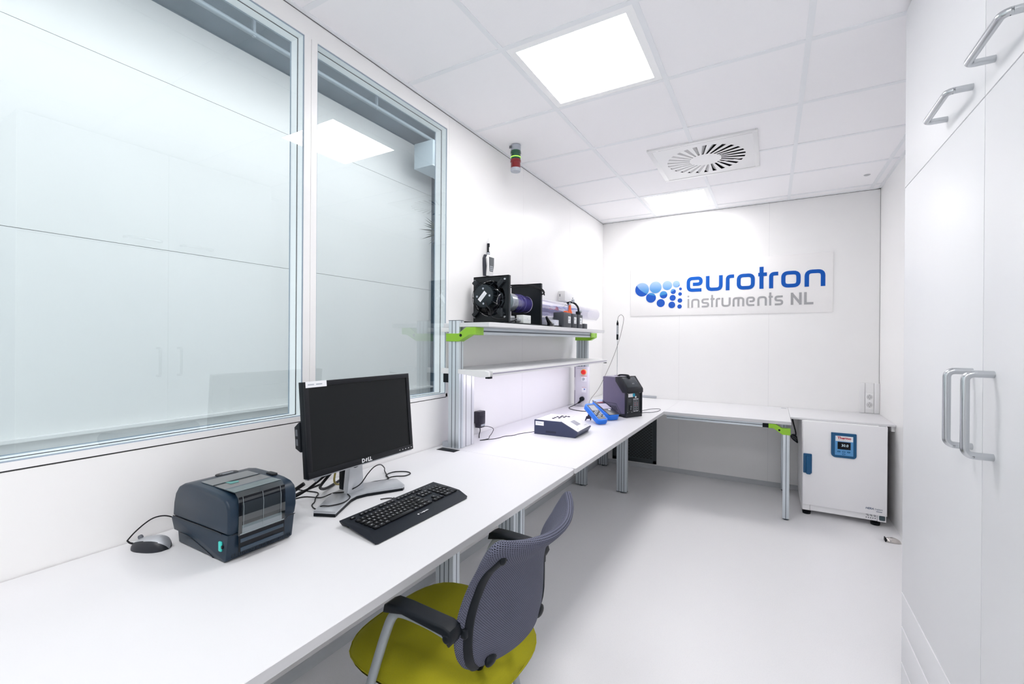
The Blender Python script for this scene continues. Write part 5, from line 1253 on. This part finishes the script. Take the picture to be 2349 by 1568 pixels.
def bpnt(u, v, off=0):
    x = lerp(XCt, v) - lerp(CVt, v) * abs(u) ** 2.1 + .012 * u * (1 - v); y = CB + u * lerp(WYt, v)
    z = Z0 + (Z1 - Z0) * v - .030 * max(0, v - .6) / .4 * (1 - abs(u) ** 2.2)
    return Vector((x, y, z))
def bnorm(u, v):
    e = .01; a = bpnt(u + e, v) - bpnt(u - e, v); c = bpnt(u, min(1, v + e)) - bpnt(u, max(0, v - e)); n_ = a.cross(c); n_.normalize(); return n_ if n_.x > 0 else -n_
def mesh_mat():
    m = bpy.data.materials.new('chair_mesh'); m.use_nodes = True; nt = m.node_tree; p = nt.nodes['Principled BSDF']; p.inputs['Roughness'].default_value = .75; p.inputs['Specular IOR Level'].default_value = .25
    uv = nt.nodes.new('ShaderNodeUVMap'); sp = nt.nodes.new('ShaderNodeSeparateXYZ'); nt.links.new(uv.outputs[0], sp.inputs[0])
    def mth(op, *a):
        n = nt.nodes.new('ShaderNodeMath'); n.operation = op
        for k, v in enumerate(a):
            if isinstance(v, (int, float)): n.inputs[k].default_value = v
            else: nt.links.new(v, n.inputs[k])
        return n.outputs[0]
    fu, fv = 74, 118
    V_ = mth('MULTIPLY', sp.outputs[1], fv); row_ = mth('FLOOR', V_); odd = mth('MODULO', row_, 2.0)
    U_ = mth('ADD', mth('MULTIPLY', sp.outputs[0], fu), mth('MULTIPLY', odd, .5))
    du = mth('MULTIPLY', mth('SUBTRACT', mth('FRACT', U_), .5), 2.0); dv = mth('MULTIPLY', mth('SUBTRACT', mth('FRACT', V_), .5), 2.0)
    du2 = mth('POWER', mth('ABSOLUTE', du), 2.0); dv2 = mth('MULTIPLY', mth('POWER', mth('ABSOLUTE', dv), 2.0), 1.6)
    r_ = mth('ADD', du2, dv2); hole = mth('LESS_THAN', r_, .42)
    mx_ = nt.nodes.new('ShaderNodeMix'); mx_.data_type = 'RGBA'; nt.links.new(hole, mx_.inputs[0]); mx_.inputs[6].default_value = (.135, .142, .20, 1); mx_.inputs[7].default_value = (.010, .011, .018, 1)
    nt.links.new(mx_.outputs[2], p.inputs['Base Color'])
    bp_ = nt.nodes.new('ShaderNodeBump'); bp_.inputs['Strength'].default_value = .6; bp_.inputs['Distance'].default_value = .001; nt.links.new(r_, bp_.inputs['Height']); nt.links.new(bp_.outputs['Normal'], p.inputs['Normal'])
    return m
TH2 = .007
def thk(v): return TH2 + .008 * max(0, (v - .78) / .22) ** .7 * (1 - .5 * max(0, (v - .93) / .07))
t_ = bmesh.new(); uvl = t_.loops.layers.uv.new('UVMap'); NU, NV = 36, 36
fr = []; bk = []
for j in range(NV + 1):
    v = j / NV; a_, c_ = [], []
    for i in range(NU + 1):
        u = -1 + 2 * i / NU
        # round the four corners
        k = 1.0
        vv = v
        p = bpnt(u, vv); n_ = bnorm(u, vv)
        th_ = thk(v)
        a_.append(t_.verts.new(p + n_ * th_)); c_.append(t_.verts.new(p - n_ * th_))
    fr.append(a_); bk.append(c_)
def quad_uv(vs, uvs):
    f = t_.faces.new(vs)
    for l, q in zip(f.loops, uvs): l[uvl].uv = q
for j in range(NV):
    for i in range(NU):
        q = [(i / NU, j / NV), ((i + 1) / NU, j / NV), ((i + 1) / NU, (j + 1) / NV), (i / NU, (j + 1) / NV)]
        quad_uv([fr[j][i], fr[j][i + 1], fr[j + 1][i + 1], fr[j + 1][i]], q)
        quad_uv([bk[j][i], bk[j + 1][i], bk[j + 1][i + 1], bk[j][i + 1]], [q[0], q[3], q[2], q[1]])
for j in range(NV):
    for i in (0, NU):
        quad_uv([fr[j][i], fr[j + 1][i], bk[j + 1][i], bk[j][i]], [(0, j / NV), (0, (j + 1) / NV), (.02, (j + 1) / NV), (.02, j / NV)])
for i in range(NU):
    for j in (0, NV):
        quad_uv([fr[j][i], fr[j][i + 1], bk[j][i + 1], bk[j][i]], [(i / NU, 0), ((i + 1) / NU, 0), ((i + 1) / NU, .02), (i / NU, .02)])
bmesh.ops.recalc_face_normals(t_, faces=t_.faces)
me = bpy.data.meshes.new('mesh_back'); bmesh.ops.transform(t_, matrix=Matrix.Translation(-t.location), verts=t_.verts); t_.to_mesh(me); t_.free(); me.materials.append(mesh_mat())
for p in me.polygons: p.use_smooth = True
bo = bpy.data.objects.new('mesh_back', me); COL.objects.link(bo); bo.parent = t
sb = bo.modifiers.new('round', 'SUBSURF'); sb.levels = 1; sb.render_levels = 1
# dark side frames on the rear face, joined across the bottom
b = B()
for s_ in (-1, 1):
    pts = []
    for k in range(15):
        v = .02 + .88 * k / 14; u = s_ * (lerp([(0, .146), (.1, .177), (.3, .186), (.6, .172), (.9, .180)], v)) / lerp(WYt, v) 
        n_ = bnorm(u, v); tu = (bpnt(u + .02, v) - bpnt(u - .02, v)).normalized(); pts.append((bpnt(u, v) + n_ * (thk(v) - .0005), tu, n_))
    t_ = bmesh.new(); RR = [[t_.verts.new(p + tu * .0125 * math.cos(2 * PI * q / 12) + n_ * .0055 * math.sin(2 * PI * q / 12)) for q in range(12)] for p, tu, n_ in pts]
    for i in range(len(RR) - 1):
        for q in range(12): t_.faces.new([RR[i][q], RR[i][(q + 1) % 12], RR[i + 1][(q + 1) % 12], RR[i + 1][q]])
    t_.faces.new(RR[0][::-1]); t_.faces.new(RR[-1]); b.merge(t_)
    b.ball(pts[-1][0], .0125, (.6, 1, 1)); b.ball(bpnt(s_ * .66, .045) + Vector((.006, 0, .0)), .022, (.45, 1.2, .8))
    obj('back_frame', b, M_black, t, smooth=60); b = B()
pts = [bpnt(u, .02) + bnorm(u, .02) * (TH2 + .002) for u in [-.84 + 1.68 * k / 10 for k in range(11)]]
b.tube(pts, .011, seg=10, flat=(.55, 1)) if False else None
for s_ in (-1, 1):
    b = B(); b.tube([(1.03, CB + s_ * .06, .60), (1.0, CB + s_ * .06, .54), (.965, CB + s_ * .06, .48), (.94, CB + s_ * .06, .42)], .012, smooth=4, seg=10); obj('back_support', b, M_black, t, smooth=60)
M_tubeg = mat('grey_tube', (.33, .36, .38), .4, .3)
for s_ in (-1, 1):
    ya_ = CY + s_ * .243
    b = B(); b.tube([(1.0, ya_, .662), (.93, ya_, .672), (.845, ya_, .672), (.812, ya_, .655), (.785, ya_, .60), (.745, ya_, .49), (.70, ya_, .36), (.60, ya_, .08), (.572, ya_, .004)], .0125, smooth=6, seg=12); obj('front_leg', b, M_tubeg, t, smooth=60)
    b = B(); t3 = bmesh.new()
    pad = [(.795, .668), (.800, .690), (.815, .698), (.86, .699), (.99, .694), (1.008, .688), (1.014, .668), (1.005, .650), (.985, .672), (.86, .682)]
    b.prism(pad, 'y', ya_ - .024, ya_ + .024, bev=.006, seg=3); b.cyl((1.0, ya_ - .026, .670), (1.0, ya_ + .026, .670), .011, seg=16, bev=.004); b.box(.995, 1.022, ya_ - s_ * .022, ya_ - s_ * .048, .648, .672, .004); obj('armrest', b, M_black, t, smooth=50)
    b = B(); b.tube([(.715, ya_, .40), (.74, ya_ - s_ * .05, .402), (.80, ya_ - s_ * .09, .404), (.88, ya_ - s_ * .09, .40), (.93, ya_ - s_ * .08, .34), (.96, ya_ - s_ * .07, .15), (.975, ya_ - s_ * .06, .004)], .0115, smooth=5, seg=10); obj('rear_leg', b, M_tubeg, t, smooth=60)
